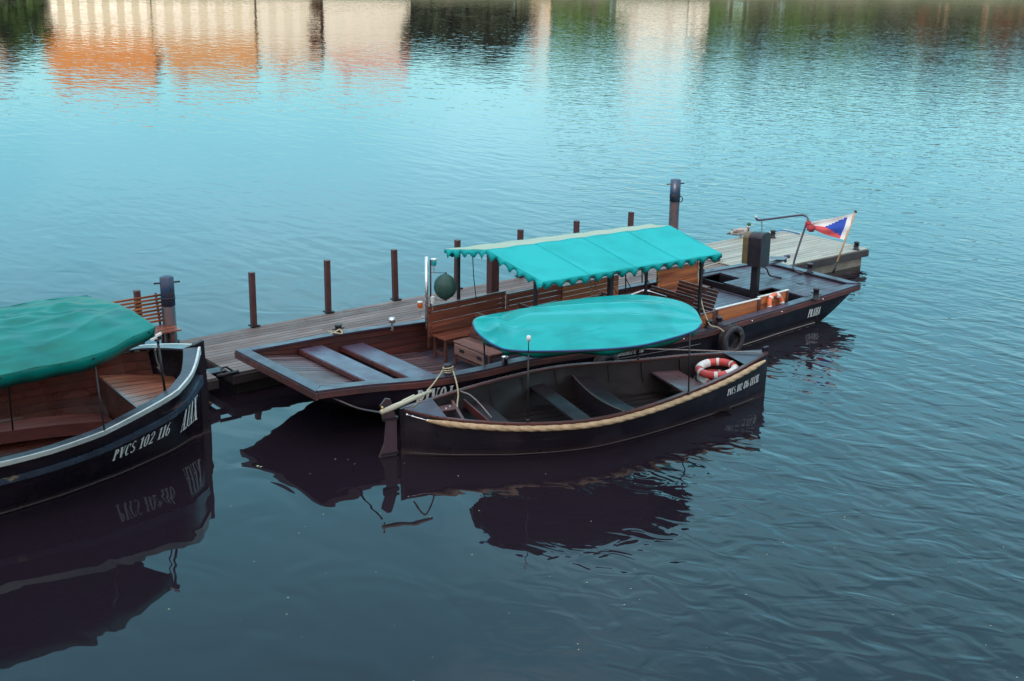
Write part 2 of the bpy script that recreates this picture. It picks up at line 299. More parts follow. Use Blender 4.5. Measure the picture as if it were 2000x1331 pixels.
# ------------------------------------------------------------------ lettering (slanted heavy-and-hairline capitals)
def ell(cx, cy, rx, ry, tx, ty, a0=0, a1=360, n=20):
    q = []
    for k in range(n):
        a, b = R(a0+(a1-a0)*k/n), R(a0+(a1-a0)*(k+1)/n)
        q.append([(cx+rx*math.cos(a),cy+ry*math.sin(a)),(cx+rx*math.cos(b),cy+ry*math.sin(b)),(cx+(rx-tx)*math.cos(b),cy+(ry-ty)*math.sin(b)),(cx+(rx-tx)*math.cos(a),cy+(ry-ty)*math.sin(a))])
    return q
def bar(x0, y0, x1, y1, w): return [[(x0,y0),(x0+w,y0),(x1+w,y1),(x1,y1)]]
def ser(x, y, w, t=.05): return [[(x,y),(x+w,y),(x+w,y+t),(x,y+t)]]
S_, T_ = .2, .055
def glyph(c):
    st = lambda x: bar(x,0,x,1,S_)+ser(x-.07,0,S_+.14)+ser(x-.07,.95,S_+.14)
    if c == 'I': return st(.07), .34
    if c == 'J': return bar(.14,.1,.14,1,S_)+ser(.05,.95,S_+.16)+ell(.1,.14,.24,.14,.13,.05,200,350,8), .42
    if c == 'L': return st(.07)+ser(.1,0,.42,.07)+bar(.46,0,.46,.26,.05), .56
    if c == 'T': return bar(.2,0,.2,1,S_)+ser(.12,0,.36)+ser(.0,.93,.6,.07)+bar(0,.74,0,1,.05)+bar(.55,.74,.55,1,.05), .62
    if c == 'E': return st(.07)+ser(.1,0,.4,.06)+ser(.1,.94,.4,.06)+ser(.2,.47,.22,.06)+bar(.44,0,.44,.24,.05)+bar(.44,.76,.44,1,.05), .54
    if c == 'H': return st(.07)+bar(.5,0,.5,1,S_)+ser(.43,0,S_+.14)+ser(.43,.95,S_+.14)+ser(.2,.47,.35), .8
    if c == 'N': return bar(.07,0,.07,1,.05)+bar(.58,0,.58,1,.05)+bar(.45,0,.02,1,.2)+ser(0,0,.2)+ser(.5,.95,.2), .72
    if c == 'P': return st(.07)+ell(.24,.74,.28,.26,.17,.055,-90,90,12), .58
    if c == 'R': return st(.07)+ell(.24,.74,.28,.26,.17,.055,-90,90,12)+bar(.42,0,.26,.5,.2)+ser(.40,0,.28), .72
    if c == 'B': return st(.07)+ell(.24,.75,.26,.25,.16,.055,-90,90,12)+ell(.24,.25,.31,.27,.18,.055,-90,90,12), .62
    if c == 'D': return st(.07)+ell(.22,.5,.4,.5,.2,.055,-90,90,16), .68
    if c in 'O0': return ell(.31,.5,.29,.52,.19,.055), .66
    if c == 'C': return ell(.31,.5,.29,.52,.19,.055,50,310,18)+bar(.47,.66,.47,.95,.06), .62
    if c == 'S': return ell(.28,.74,.24,.27,.10,.06,30,270,14)+ell(.28,.26,.26,.27,.12,.06,-90,90,12)+ell(.28,.26,.26,.27,.10,.06,200,270,6)+bar(.3,.4,.08,.62,.2), .6
    if c == 'U': return bar(.05,.2,.05,1,S_)+ser(-.02,.95,.34)+ell(.31,.26,.26,.28,.14,.06,180,360,12)+bar(.53,.25,.53,1,.05)+ser(.44,.95,.2), .7
    if c == 'V': return bar(.24,0,.03,1,.22)+bar(.30,0,.52,1,.06)+ser(-.03,.95,.34)+ser(.44,.95,.22), .64
    if c == 'A': return bar(.36,0,.24,1,.2)+bar(.04,0,.26,1,.06)+ser(-.03,0,.2)+ser(.29,0,.34)+ser(.12,.3,.3), .66
    if c == 'X': return bar(.38,0,.02,1,.22)+bar(.02,0,.46,1,.06)+ser(-.04,0,.2)+ser(.32,0,.34)+ser(-.04,.95,.34)+ser(.4,.95,.2), .68
    if c == '1': return bar(.12,0,.12,1,S_)+ser(.02,0,.4)+ser(.0,.84,.2,.07), .42
    if c == '2': return ell(.28,.72,.24,.28,.13,.06,-30,180,14)+bar(.02,.03,.34,.58,.14)+ser(.02,0,.5,.1), .58
    if c == '6': return ell(.29,.28,.27,.3,.16,.06)+ell(.32,.5,.30,.52,.17,.06,80,200,10), .62
    if c == '8': return ell(.29,.26,.27,.28,.16,.06)+ell(.29,.76,.23,.25,.13,.06), .62
    return [], .36
def text_mesh(txt, fn, u0, u1, slant=.18):
    """fn(u, h) -> surface point, h 0..1 over the letter height, u in 0..1"""
    gs = []; x = 0
    for c in txt:
        g, w = glyph(c)
        for q in g: gs.append([(px+x+py*slant, py) for px, py in q])
        x += w+.06
    m = M()
    for q in gs:
        vs = [fn(u0+(u1-u0)*px/x, py) for px, py in q]; m.add(vs, [(0,1,2,3)])
    return m

# ------------------------------------------------------------------ water
def water_material():
    m = bpy.data.materials.new('river_water'); m.use_nodes = True; nt = m.node_tree; n, l = nt.nodes, nt.links
    b = n['Principled BSDF']; b.inputs['Base Color'].default_value = (.012,.0085,.0135,1); b.inputs['IOR'].default_value = 1.38
    b.inputs['Roughness'].default_value = .02; b.inputs['Specular IOR Level'].default_value = .5
    tc = n.new('ShaderNodeTexCoord'); sep = n.new('ShaderNodeSeparateXYZ'); l.new(tc.outputs['Object'], sep.inputs[0])
    def math_(op, a, c=None, clamp=False):
        q = n.new('ShaderNodeMath'); q.operation = op; q.use_clamp = clamp
        for i, v in enumerate((a, c)):
            if v is None: continue
            if isinstance(v, (int, float)): q.inputs[i].default_value = v
            else: l.new(v, q.inputs[i])
        return q.outputs[0]
    def noise(rot, stretch, scale, detail, dist=0.0, rough=.5):
        mp = n.new('ShaderNodeMapping'); mp.vector_type = 'TEXTURE'; mp.inputs['Rotation'].default_value = (0,0,R(rot)); mp.inputs['Scale'].default_value = (*stretch, 1)
        l.new(tc.outputs['Object'], mp.inputs['Vector']); q = n.new('ShaderNodeTexNoise'); q.noise_dimensions = '2D'; q.inputs['Scale'].default_value = scale
        q.inputs['Detail'].default_value = detail; q.inputs['Distortion'].default_value = dist; q.inputs['Roughness'].default_value = rough; l.new(mp.outputs[0], q.inputs['Vector']); return q.outputs['Fac']
    def ramp(v, a, c, t0=0, t1=1):
        q = n.new('ShaderNodeMapRange'); q.interpolation_type = 'SMOOTHSTEP'; q.inputs['From Min'].default_value = a; q.inputs['From Max'].default_value = c
        q.inputs['To Min'].default_value = t0; q.inputs['To Max'].default_value = t1; l.new(v, q.inputs['Value']); return q.outputs[0]
    # calm in the lee of the boats (near, left), rippled to the right and beyond the pontoon
    side = ramp(math_('ADD', sep.outputs['X'], math_('MULTIPLY', sep.outputs['Y'], .12)), 1.0, 9.0)
    far = ramp(sep.outputs['Y'], 24, 34)
    patch = ramp(noise(0, (1,1), .09, 2), .35, .65, .55, 1.25)
    mask = math_('MULTIPLY', math_('ADD', math_('MULTIPLY', math_('MAXIMUM', math_('MULTIPLY', math_('MULTIPLY', side, 1.3), ramp(sep.outputs['Y'], 20, 36, 1.0, .26)), math_('MULTIPLY', far, .27)), .94), .06), patch)
    w1 = noise(-50, (3.4,1), 2.7, .5, .2)
    w2 = noise(-60, (2.6,1), 5.2, 1.0, .2)
    w3 = noise(-30, (1.6,1), 1.2, 1.0, .4)
    h = math_('ADD', math_('ADD', math_('MULTIPLY', w1, .026), math_('MULTIPLY', w2, .005)), math_('MULTIPLY', w3, .016))
    hm = math_('MULTIPLY', h, mask)
    w4 = noise(-35, (1.5,1), 5.5, 2.0, .3)
    farf = ramp(sep.outputs['Y'], 22, 40)
    hm = math_('ADD', hm, math_('MULTIPLY', w4, math_('MULTIPLY', farf, .0015)))
    # slow undulation and the small ripples at the right of the boats
    slow = noise(-30, (1.4,1), .9, 1.5, .8)
    hm = math_('ADD', hm, math_('MULTIPLY', slow, .012))
    rip = noise(-20, (1.7,1), 2.6, 1.5, .9)
    ripm = ramp(math_('ADD', sep.outputs['X'], math_('MULTIPLY', sep.outputs['Y'], .0)), -1.0, 2.5)
    hm = math_('ADD', hm, math_('MULTIPLY', rip, math_('MULTIPLY', ripm, .013)))
    bu = n.new('ShaderNodeBump'); bu.inputs['Strength'].default_value = 1; bu.inputs['Distance'].default_value = 1; l.new(hm, bu.inputs['Height']); l.new(bu.outputs[0], b.inputs['Normal'])
    return m
wat = M(); 
for (x0,x1,y0,y1) in ((-260,260,-40,175),): wat.add([(x0,y0,0),(x1,y0,0),(x1,y1,0),(x0,y1,0)], [(0,1,2,3)])
obj('water', wat, water_material(), kind='structure')

# ------------------------------------------------------------------ pontoons
PF = Frame(at(341,669,.42), PAZ)
def bollard(mesh, p, h=.17, r=.055, cross=None):
    mesh.lathe(p, [(0,0),(r*1.5,0),(r*1.5,.015),(r,.02),(r,h*.82),(r*1.18,h*.86),(r*1.18,h),(0,h)], 14)
    if cross: d = Vector(cross)*r*2.1; mesh.tube([p+Vector((0,0,h*.5))-d, p+Vector((0,0,h*.5))+d], .012, 6)
def pontoon(s0, s1, v0, v1, zt, mdeck, mside, mfloat, label, seed, gaps=None):
    t = thing('pontoon', label, 'pontoon', PF.P((s0+s1)/2, (v0+v1)/2, -.3), 'floating pontoon sections')
    r = random.Random(seed); m = M(); n = int(round((v1-v0)/.142)); w = (v1-v0)/n
    for i in range(n):
        a = v0+i*w; s = s0+.01
        while s < s1-.02:
            e = min(s1-.01, s+r.uniform(2.6,4.2));
            if s1-e < .8: e = s1-.01
            dz = r.uniform(-.002,.002); m.fbox(PF, s, e-.006, a+.007+r.uniform(-.002,.002), a+w-.007, zt-.032+dz, zt+dz); s = e
    obj('deck', m, mdeck, t, bevel=.004)
    m = M()
    for (a,b) in ((v0-.03,v0+.05),(v1-.05,v1+.03)): m.fbox(PF, s0, s1, a, b, zt-.2, zt-.037)
    for a in (s0, s1-.06): m.fbox(PF, a, a+.06, v0+.052, v1-.052, zt-.2, zt-.037)
    obj('side_beam', m, mside, t, bevel=.006)
    m = M(); k = max(1, int((s1-s0)/2.2)); L = (s1-s0)/k
    for i in range(k): m.fbox(PF, s0+i*L+.12, s0+(i+1)*L-.12, v0+.08, v1-.08, -.35, zt-.202)
    obj('float', m, mfloat, t, bevel=.02)
    return t
pA = pontoon(-14, -.22, -2.30, .02, .42, pont, pside, pfloatd, 'grey brown plank pontoon at the left behind the launch with the pale stripe', 1)
pB = pontoon(.06, 13.0, -2.28, .05, .42, pont, pside, pfloatd, 'long grey brown plank pontoon behind the covered river boat', 2)
pC = pontoon(13.04, 17.2, -2.78, -.10, .44, pontd, pside, pfloat, 'pale plank pontoon end behind the stern deck, topped by the flag', 3)
m = M()
for v in (-1.9,-1.1,-.4): m.beam(PF.P(-.3,v,.405), PF.P(.12,v,.405), .25, .012)
obj('joint_plate', m, iron, pB)
m = M(); m.tube([PF.P(-.1,-2.2,.43),PF.P(-.05,-2.1,.50),PF.P(.05,-2.1,.50),PF.P(.12,-2.2,.43)], .02, 8); m.tube([PF.P(-.2,-2.25,.42),PF.P(.2,-2.25,.42)], .035, 8); obj('hinge', m, iron, pB)
m = M(); m.fbox(PF, -1.9,-.5,-2.62,-2.36,.06,.10); obj('fender_board', m, rubm, pA)
for p in ((1672,481),(1509,458)):
    q = at(p[0],p[1]+7,.44); m = M(); bollard(m, q, .2, .06, (.78,.6,0)); obj('bollard', m, iron, pC)
m = M(); bollard(m, at(1402,512,.42), .2, .06, (.78,.6,0)); obj('bollard', m, iron, pB)
# mooring line to the pontoon
pp = [at(1509,455,.55), at(1525,450,.50), at(1545,453,.47), at(1562,457,.46)]
obj('rope', M().tube(cr(pp,5), .018, 6), blurope, label='thin blue rope lying over the far corner of the pale pontoon end', cat='rope')

# posts along the far edge
posts_n = ['second post from the blue-topped pile at the left', 'third brown post from the left pile, beyond the flat bow', 'fourth brown post, beyond the mooring bollard with cream line', 'fifth brown post, just left of the lantern mast', 'brown post right of the green ball, under the awning corner', 'brown post top above the cream slope of the awning, left one', 'brown post top above the middle of the awning ridge', 'brown post top above the awning, beside the tall pile']
pxs = [(341,669),(499,640),(643,612),(775,587),(893,565)]
S_post = [PF.inv(at(x,y,.42))[0] for x,y in pxs]+[8.33,10.0,11.68]
lab = ['square brown steel post standing in front of the blue-topped pile beside the slatted bench',
       'square brown steel post alone beyond the open flat bow, first right of the bench',
       'square brown steel post behind the bow corner, between two bare posts',
       'square brown steel post a little left of the lantern mast',
       'square brown steel post half behind the green ball under the awning corner',
       'square brown post whose tip shows above the left part of the awning ridge',
       'square brown post whose tip shows above the middle of the awning',
       'square brown post whose tip shows above the awning nearest the tall round pile']
def post_mesh():
    m = M(); w = .055
    return m
proto = None
topz = [1.5,1.5,1.5,1.5,1.52,1.5,1.5,1.5]
tops = [(335,560),(490,533.5),(638,509.5),(769.5,487),(890,467),(1009,448),(1121,429.5),(1225,412)]
for i, s in enumerate(S_post+[-.62]):
    base = PF.P(s, .06, -.4)
    if proto is None:
        m = M(); F0 = Frame((0,0), PAZ); m.fbox(F0, -.052,.052,-.052,.052,0,1.90); m.fbox(F0,-.056,.056,-.056,.056,1.90,1.915)
        proto = obj('mooring_post', m, postm, bevel=.006, at_base=False); o = proto
        m = M(); m.fbox(F0,-.09,.09,-.11,.07,.83,.86); sk = obj('socket', m, iron, proto)
    else:
        o = proto.copy(); C.objects.link(o); k = sk.copy(); C.objects.link(k); k.parent = o
    o.location = base; o.rotation_euler = (R(rnd.uniform(-1.2,1.2)), R(rnd.uniform(-1,1)), R(rnd.uniform(-3,3)))
    o['label'] = lab[i] if i < 8 else 'square brown steel post whose top shows just behind the slatted bench back'
    o['category'] = 'post'; o['group'] = 'brown posts along the far pontoon edge'
# round piles
def pile(p, top, label, ring=False):
    t = thing('mooring_pile', label, 'pile', (p.x,p.y,-1), 'round steel mooring piles'); x, y = p.x, p.y; r = .125
    obj('shaft', M().lathe((x,y,-1), [(0,0),(r,0),(r,1+top-.55),(0,1+top-.55)], 24), pilem, t)
    obj('head', M().lathe((x,y,top-.549), [(0,0),(r+.003,0),(r+.003,.53),(r-.02,.545),(0,.55)], 24), pileb, t)
    d = Vector((.93,.30,.02))*.24; obj('cross_bar', M().tube([Vector((x,y,top-.12))-d, Vector((x,y,top-.12))+d], .017, 8), iron, t)
    m = M(); m.lathe((x,y,top-.42), [(r+.004,0),(r+.012,0),(r+.012,.03),(r+.004,.03)], 24)
    if ring: m.tube([Vector((x+r+.02+.045*math.cos(a), y-.02, top-.5+.07*math.sin(a))) for a in [2*math.pi*k/14 for k in range(14)]], .012, 6, closed=True)
    obj('collar', m, iron, t)
PL = at(325,540,1.78); pile(PL, 1.78, 'round blue-topped steel pile with a cross bar behind the slatted bench')
PR = at(1320,350,2.14)
pile(PR, 2.14, 'tall round pile with blue head and side ring beyond the right end of the awning', True)
q = PF.P(6.42,-1.9,0); t = Frame((q.x,q.y), PAZ)
q = at(962,600,.5); F1 = Frame((q.x,q.y), PAZ)
obj('timber_pile', M().fbox(F1,-.095,.095,-.095,.095,-.8,1.72), postm, bevel=.01, label='thick square dark brown pile behind the river boat under the left awning end', cat='pile')

# slatted bench on the left pontoon
def park_bench():
    f = Frame(PF.P(-.20,-.10,0), PAZ); t = thing('park_bench', 'slatted orange wooden bench on the pontoon, half hidden by the green boat cover', 'bench', f.P(-.8,-.3,.42))
    z = .42; L = -1.7; m = M()
    for i in range(8):
        k = i/7; m.beam(f.P(L,.02+.10*k,z+.50+.46*k), f.P(0,.02+.10*k,z+.50+.46*k), .022, .042, up=(0,-.2,1))
    obj('backrest', m, teak, t, bevel=.004); m = M()
    for i in range(5): m.fbox(f, L, .07, -.10-.095*i-.085, -.10-.095*i, z+.42, z+.45)
    obj('seat', m, teakp, t, bevel=.004)
    for s in (-.08, L+.1):
        for v in (-.04,-.48):
            m = M(); m.fbox(f, s-.03, s+.03, v-.03, v+.03, z, z+.418); obj('leg', m, teakx, t, bevel=.004)
        m = M(); m.beam(f.P(s,.03,z+.35), f.P(s,.16,z+1.0), .03, .06, up=(0,1,0)); m.fbox(f, s-.025,s+.025,-.48,0,z+.36,z+.418); obj('bench_frame', m, teakx, t, bevel=.004)
park_bench()

# ------------------------------------------------------------------ river boat with awning (BIVOJ)
BF = Frame(at(622,764,1.15), BAZ); B = BF.P
_n = [(622,764,1.0),(720,752,.92),(835,742,.84),(940,724,.77),(1032,703,.72),(1200,678,.63),(1370,648,.6),(1440,628,.6),(1560,592,.6),(1677,556,.66)]
_n = [(*BF.inv(at(*q)), q[2]) for q in _n]
NS, NV, NZ = [q[0] for q in _n], [q[1] for q in _n], [q[2] for q in _n]
FS, FV, FZ = [.17,1.22,2.14,3.02,4.26,6.3,8.4,11.5,13.6], [2.96,3.08,3.17,3.20,3.17,3.12,3.05,2.90,2.62], [1.0,.93,.88,.83,.76,.68,.63,.63,.68]
nv = lambda s: sinterp(s, NS, NV); nz = lambda s: sinterp(s, NS, NZ); fv = lambda s: sinterp(s, FS, FV); fz = lambda s: sinterp(s, FS, FZ)
zb = lambda s: sinterp(s, [.17,1.2,2.6,3.4,12.0,12.6,13.6], [.84,.42,-.02,-.12,-.12,.02,.50])
S0, S1 = .19, 13.6
def hull_near(s, z):      # point on the near side of the hull
    t = (nz(s)-z)/max(.05, nz(s)-zb(s)); return B(s, nv(s)+(.06*t if t < .5 else .03+.14*(t-.5)), z)
boat = thing('river_boat', 'long black hulled wooden river boat with turquoise scalloped awning and flat open bow', 'boat', B(6.8,1.5,-.1))
st = [S0+(S1-S0)*i/60 for i in range(61)]
rows = []
for s in st:
    a, b, c, d, e = nv(s), fv(s), nz(s), fz(s), zb(s)
    rows.append([B(s,a,c-.02), B(s,a+.03,(c+e)/2), B(s,a+.10,e+.02), B(s,a+.16,e), B(s,b-.16,e), B(s,b-.10,e+.02), B(s,b-.03,(d+e)/2), B(s,b,d-.02)])
m = M().grid(rows); n_ = len(rows[0]); m.add(rows[0], [tuple(range(n_))]); m.add(rows[-1], [tuple(range(n_))[::-1]])
hull = obj('hull', m, black, boat)
m = M()   # light seam of the bottom planks near the water
obj('waterline_seam', m.tube([hull_near(s, .02)+Vector((0,0,0)) for s in st if 4 < s < 12.3], .010, 5), ropeg, hull)
# inner planking, several strakes each side
m = M()
for (vf, zf, sg) in ((nv,nz,1),(fv,fz,-1)):
    for k in range(5):
        r0, r1 = [], []
        for s in [S0+.2+(11.2-S0)*i/44 for i in range(45)]:
            z1 = zf(s)-.03; z0 = max(.12, zb(s)+.05); za = z0+(z1-z0)*k/5; zc = z0+(z1-z0)*(k+1)/5-.008
            off = sg*(.075+.02*(1-(k+.5)/5)); r0.append(B(s, vf(s)+off, za)); r1.append(B(s, vf(s)+off-sg*.004, zc))
        m.grid([r0, r1], smooth=False)
obj('inner_planking', m, innb, boat)
# gunwale cap round three sides, rub strake outside
def sweep(m, pts, w, h, side):      # flat strip: pts outer edge, width w towards side vectors
    r = [[], [], [], []]
    for p, sd_ in zip(pts, side):
        r[0].append(p); r[1].append(p+sd_*w); r[2].append(p+sd_*w-Vector((0,0,h))); r[3].append(p-Vector((0,0,h)))
    vs = []; fs = []; k = len(pts)
    for a in r: vs += a
    for j in range(4):
        for i in range(k-1): fs.append((j*k+i, ((j+1)%4)*k+i, ((j+1)%4)*k+i+1, j*k+i+1))
    fs += [(0,k,2*k,3*k),(k-1,4*k-1,3*k-1,2*k-1)]
    m.add(vs, fs)
vn = Vector((-BF.n, BF.c, 0)); vs_ = Vector((BF.c, BF.n, 0))
m = M()
sweep(m, [B(s, nv(s)-.02, nz(s)+.012) for s in st], .20, .032, [vn]*61)
sweep(m, [B(s, fv(s)+.02, fz(s)+.012) for s in st], .17, .032, [-vn]*61)
m.hexa([B(S0-.04,nv(S0)-.02,.972),B(S0+.17,nv(S0)+.181,.972),B(S0+.17,fv(S0)-.151,.972),B(S0-.04,fv(S0)+.02,.972),B(S0-.04,nv(S0)-.02,1.010),B(S0+.17,nv(S0)+.181,1.010),B(S0+.17,fv(S0)-.151,1.010),B(S0-.04,fv(S0)+.02,1.010)])
m.hexa([B(S1-.17,nv(S1)+.181,.655),B(S1+.03,nv(S1)-.02,.655),B(S1+.03,fv(S1)+.02,.655),B(S1-.17,fv(S1)-.151,.655),B(S1-.17,nv(S1)+.181,.69),B(S1+.03,nv(S1)-.02,.69),B(S1+.03,fv(S1)+.02,.69),B(S1-.17,fv(S1)-.151,.69)])
obj('gunwale', m, capm, boat, bevel=.004)
m = M()
sweep(m, [B(s, nv(s)-.003, nz(s)-.022) for s in st], .04, .10, [-vn]*61)
sweep(m, [B(s, fv(s)+.003, fz(s)-.022) for s in st], .04, .10, [vn]*61)
sweep(m, [B(S0-.003,nv(S0)-.04,.977), B(S0-.003,fv(S0)+.04,.977)], .045, .12, [-vs_]*2)
sweep(m, [B(S1+.003,nv(S1)-.03,.65), B(S1+.003,fv(S1)+.03,.65)], .04, .09, [vs_]*2)
rub = obj('rubbing_strake', m, rubm, boat, bevel=.005)
for s in (7.9, 9.9, 10.9, 12.3): obj('bolt', M().blob(B(s, nv(s)-.05, nz(s)-.06), .018, 8, 5), chrome, rub)
obj('bolt', M().blob(hull_near(5.1, nz(5.1)-.22)-vn*.012, .03, 8, 5), chrome, hull)
# bow ramp boards, running fore and aft
ramp_z = lambda s: interp(s, [.3,3.5,4.1,12], [.90,.23,.18,.18])
m = M(); nb = 19
for i in range(nb):
    r = []
    fr0, fr1 = i/nb+.003, (i+1)/nb-.003
    for s in [S0+.10+(3.9-S0)*k/8 for k in range(9)]:
        a, b = nv(s)+.1, fv(s)-.1; z = ramp_z(s); r.append((B(s,a+(b-a)*fr0,z), B(s,a+(b-a)*fr1,z)))
    tp = [x[0] for x in r], [x[1] for x in r]
    m.grid([tp[0], tp[1]], smooth=False)
    m.grid([tp[1], [p-Vector((0,0,.03)) for p in tp[1]]], smooth=False)
obj('bow_ramp', m, rampm, boat, recalc=False)
m = M()
for i in range(19):
    v0 = .15+i*.153; 
    for (a, b) in ((3.95, 7.6), (7.61, 11.0)): m.fbox(BF, a, b, v0, v0+.145, .15, .182)
obj('floor', m, deckm, boat, bevel=.003)
# two thwarts on the ramp
def thwart(s0, z, w):
    m = M(); a, b = nv(s0)+.13, fv(s0)-.12
    m.hexa([B(s0,a,z-.075),B(s0+w,a,z-.09),B(s0+w,b,z-.09),B(s0,b,z-.075),B(s0,a,z),B(s0+w,a,z-.015),B(s0+w,b,z-.015),B(s0,b,z)])
    o = obj('thwart', m, slabm, boat, bevel=.008)
    m = M(); m.fbox(BF, s0-.02,s0-.001,a,b,z-.085,z-.012); obj('thwart_edge', m, rubm, o)
thwart(1.40, .785, .46); thwart(2.32, .635, .46)
# far side panels with slats
def slat_panel(s0, s1, v, z0, z1, n, mt, parent, post=True, name='side_panel'):
    m = M(); h = (z1-z0)/n
    for i in range(n): m.fbox(BF, s0, s1, v-.011, v+.011, z0+i*h+.004, z0+(i+1)*h-.004)
    o = obj(name, m, mt, parent, bevel=.003)
    for s in (s0+.03, s1-.03): obj('panel_post', M().fbox(BF, s-.028, s+.028, v+.0125, v+.045, z0-.2, z1+.005), teakx, o, bevel=.003)
    m = M()
    m.fbox(BF, s0-.005, s1+.005, v-.02, v+.047, z1+.006, z1+.026)
    obj('panel_cap', m, teakx, o, bevel=.003); return o
slat_panel(4.0, 5.85, 2.66, .58, 1.17, 6, teakp, boat)
slat_panel(5.9, 7.3, 2.66, .55, 1.10, 5, teakp, boat)
slat_panel(7.32, 8.9, 2.64, .50, 1.03, 5, teak, boat)
slat_panel(10.02, 11.3, 2.58, .42, .97, 6, teak, boat)
# near side panels, standing inside the rim
def near_panel(s0, s1, z1):
    m = M(); v = nv((s0+s1)/2)+.34; h = (z1-.34)/3
    for i in range(3): m.fbox(BF, s0, s1, v-.011, v+.011, .34+i*h+.002, .34+(i+1)*h-.002)
    o = obj('side_panel', m, teak, boat, bevel=.003)
    for s in (s0+.035, s1-.035): obj('panel_post', M().fbox(BF, s-.035, s+.035, v-.03, v-.0125, .2, z1), teakx, o, bevel=.003)
    m = M(); m.fbox(BF, s0-.01, s1+.01, v-.032, v+.018, z1+.002, z1+.022); obj('panel_cap', m, whitep if s0 > 8 else teakx, o, bevel=.003)
near_panel(6.0, 7.95, .80); near_panel(8.0, 9.13, .80); near_panel(9.22, 10.55, .80); near_panel(10.6, 11.55, .80)
m = M(); m.fbox(BF, 4.2, 11.6, .0, .33, .28, .30); obj('side_deck', m, deckm, boat)
# steering gear: stern deck
m = M()
for i in range(17):
    v0 = .17+i*.153-.05; v1 = v0+.146
    s0 = 11.42 if v0 > .95 else 11.95
    if 1.95 < v0 < 2.55: s0 = 12.0
    s = s0; cut = 12.72
    m.fbox(BF, s0, cut-.006, v0, v1, .60, .632); m.fbox(BF, cut+.006, 13.5, v0, v1, .60, .632)
obj('stern_deck', m, deckm, boat, bevel=.003)
m = M(); m.fbox(BF, 11.40, 11.42, .2, 2.7, .15, .598); m.fbox(BF, 11.95, 11.97, .12, .95, .15, .598); m.fbox(BF,11.96,11.98,1.9,2.55,.2,.598); obj('deck_bulkhead', m, iron, boat)
m = M()
for i in range(9): v0 = .82+i*.142; m.fbox(BF, 9.75, 11.25, v0, v0+.136, .44, .472)
m.fbox(BF, 9.73,9.75,.82,2.1,.18,.47); m.fbox(BF, 9.75,11.25,.80,.818,.40,.49); m.fbox(BF, 11.251,11.28,.80,2.1,.42,.50)
obj('helm_platform', m, deckm, boat, bevel=.003)
for (px,py) in ((1487,506),(1563,551),(1487,531)): obj('deck_fitting', M().lathe(at(px,py+3,.634), [(0,.003),(.075,.003),(.075,.0),(.09,.0)], 16), iron, boat)
# port edge black gap and rail stretches between the far panels
m = M(); m.fbox(BF, 8.95, 9.98, 2.75, 2.95, .50, .52); m.fbox(BF, 8.95,9.98,2.55,2.58,.55,.60); obj('engine_coaming', m, rubm, boat)
m = M()
m.tube([B(9.1,2.3,.28),B(9.1,2.45,.62),B(9.5,2.45,.66),B(9.9,2.2,.5),B(9.95,2.1,.25)], .022, 8); m.tube([B(8.9,2.2,.25),B(9.0,2.3,.5),B(9.15,2.35,.62)], .022, 8)
obj('grab_rail', m, steel, boat)
# awning --------------------------------------------------------------
E_, RG = 2.10, 2.42
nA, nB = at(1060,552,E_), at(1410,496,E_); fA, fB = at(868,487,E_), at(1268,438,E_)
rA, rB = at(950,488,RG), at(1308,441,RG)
def lerp(a, b, t): return a+(b-a)*t
awn = None
def slope(a0, a1, b0, b1, nu, nw, sag):
    rows = []
    for i in range(nw+1):
        w = i/nw; row = []
        for k in range(nu+1):
            u = k/nu; p = lerp(lerp(a0,a1,u), lerp(b0,b1,u), w)
            s5 = abs(math.sin(u*math.pi*4))**.6; dz = -sag*(1-s5**.6)*math.sin(w*math.pi)*0-sag*s5*math.sin(w*math.pi)
            row.append(p+Vector((0,0,dz+.006*math.sin(9*u*5+w*7))))
        rows.append(row)
    return rows
m = M(); m.grid(slope(nA,nB,rA,rB,96,14,.05))
awn = obj('awning', m, tarpR, boat); sol = awn.modifiers.new('solid','SOLIDIFY'); sol.thickness = .004
for u_ in (.25,.5,.75):
    obj('seam', M().tube([lerp(lerp(nA,nB,u_), lerp(rA,rB,u_), k/10)+Vector((0,0,.006+.006*math.sin(9*u_*5+k*.7))) for k in range(11)], .003, 6), tarpR, awn)
pale = obj('sheen_slope', M().grid(slope(rA,rB,fA,fB,48,10,.02)), tarp('sky_sheen_awning_fabric', (.52,.60,.46), (.42,.54,.43), rough=.45, bump=.02), awn); sol = pale.modifiers.new('solid','SOLIDIFY'); sol.thickness = .004  # sky glare on the far slope, painted in as a paler fabric colour
def scallop(a, b, n, name, d0=.075, d1=.10, inw=Vector((0,0,0)), flare=.0):
    rows = []; K = n*10; m = M(); top, mid, low = [], [], []
    for k in range(K+1):
        u = k/K; p = lerp(a,b,u); ph = (u*n) % 1.0
        d = d0+d1*(.92+.16*math.sin(u*23+n))*(math.sin(math.pi*u*n)**2)**1.15; wv = .018*math.sin(u*n*2*math.pi*.5+1)+.01*math.sin(u*37)
        top.append(p); mid.append(p+Vector((0,0,-d*.5))+inw*(wv*.5+flare*.5)); low.append(p+Vector((0,0,-d))+inw*(wv+flare))
    m.grid([top,mid,low]); o = obj(name, m, tarpR, awn); q = o.modifiers.new('solid','SOLIDIFY'); q.thickness = .004; return o
dn = (nA-fA).normalized(); dl = (nB-nA).normalized()
scallop(nA,nB,15,'valance',inw=-dn,flare=.05); scallop(nA,rA,6,'valance',inw=-dl); scallop(rA,fA,5,'valance',inw=-dl); scallop(nB,rB,6,'valance',inw=dl); scallop(rB,fB,6,'valance',inw=dl); scallop(fA,fB,13,'valance',inw=-dn)
m = M()
_in = lambda p: lerp(p, (nA+nB+fA+fB)/4, .03)+Vector((0,0,-.06))
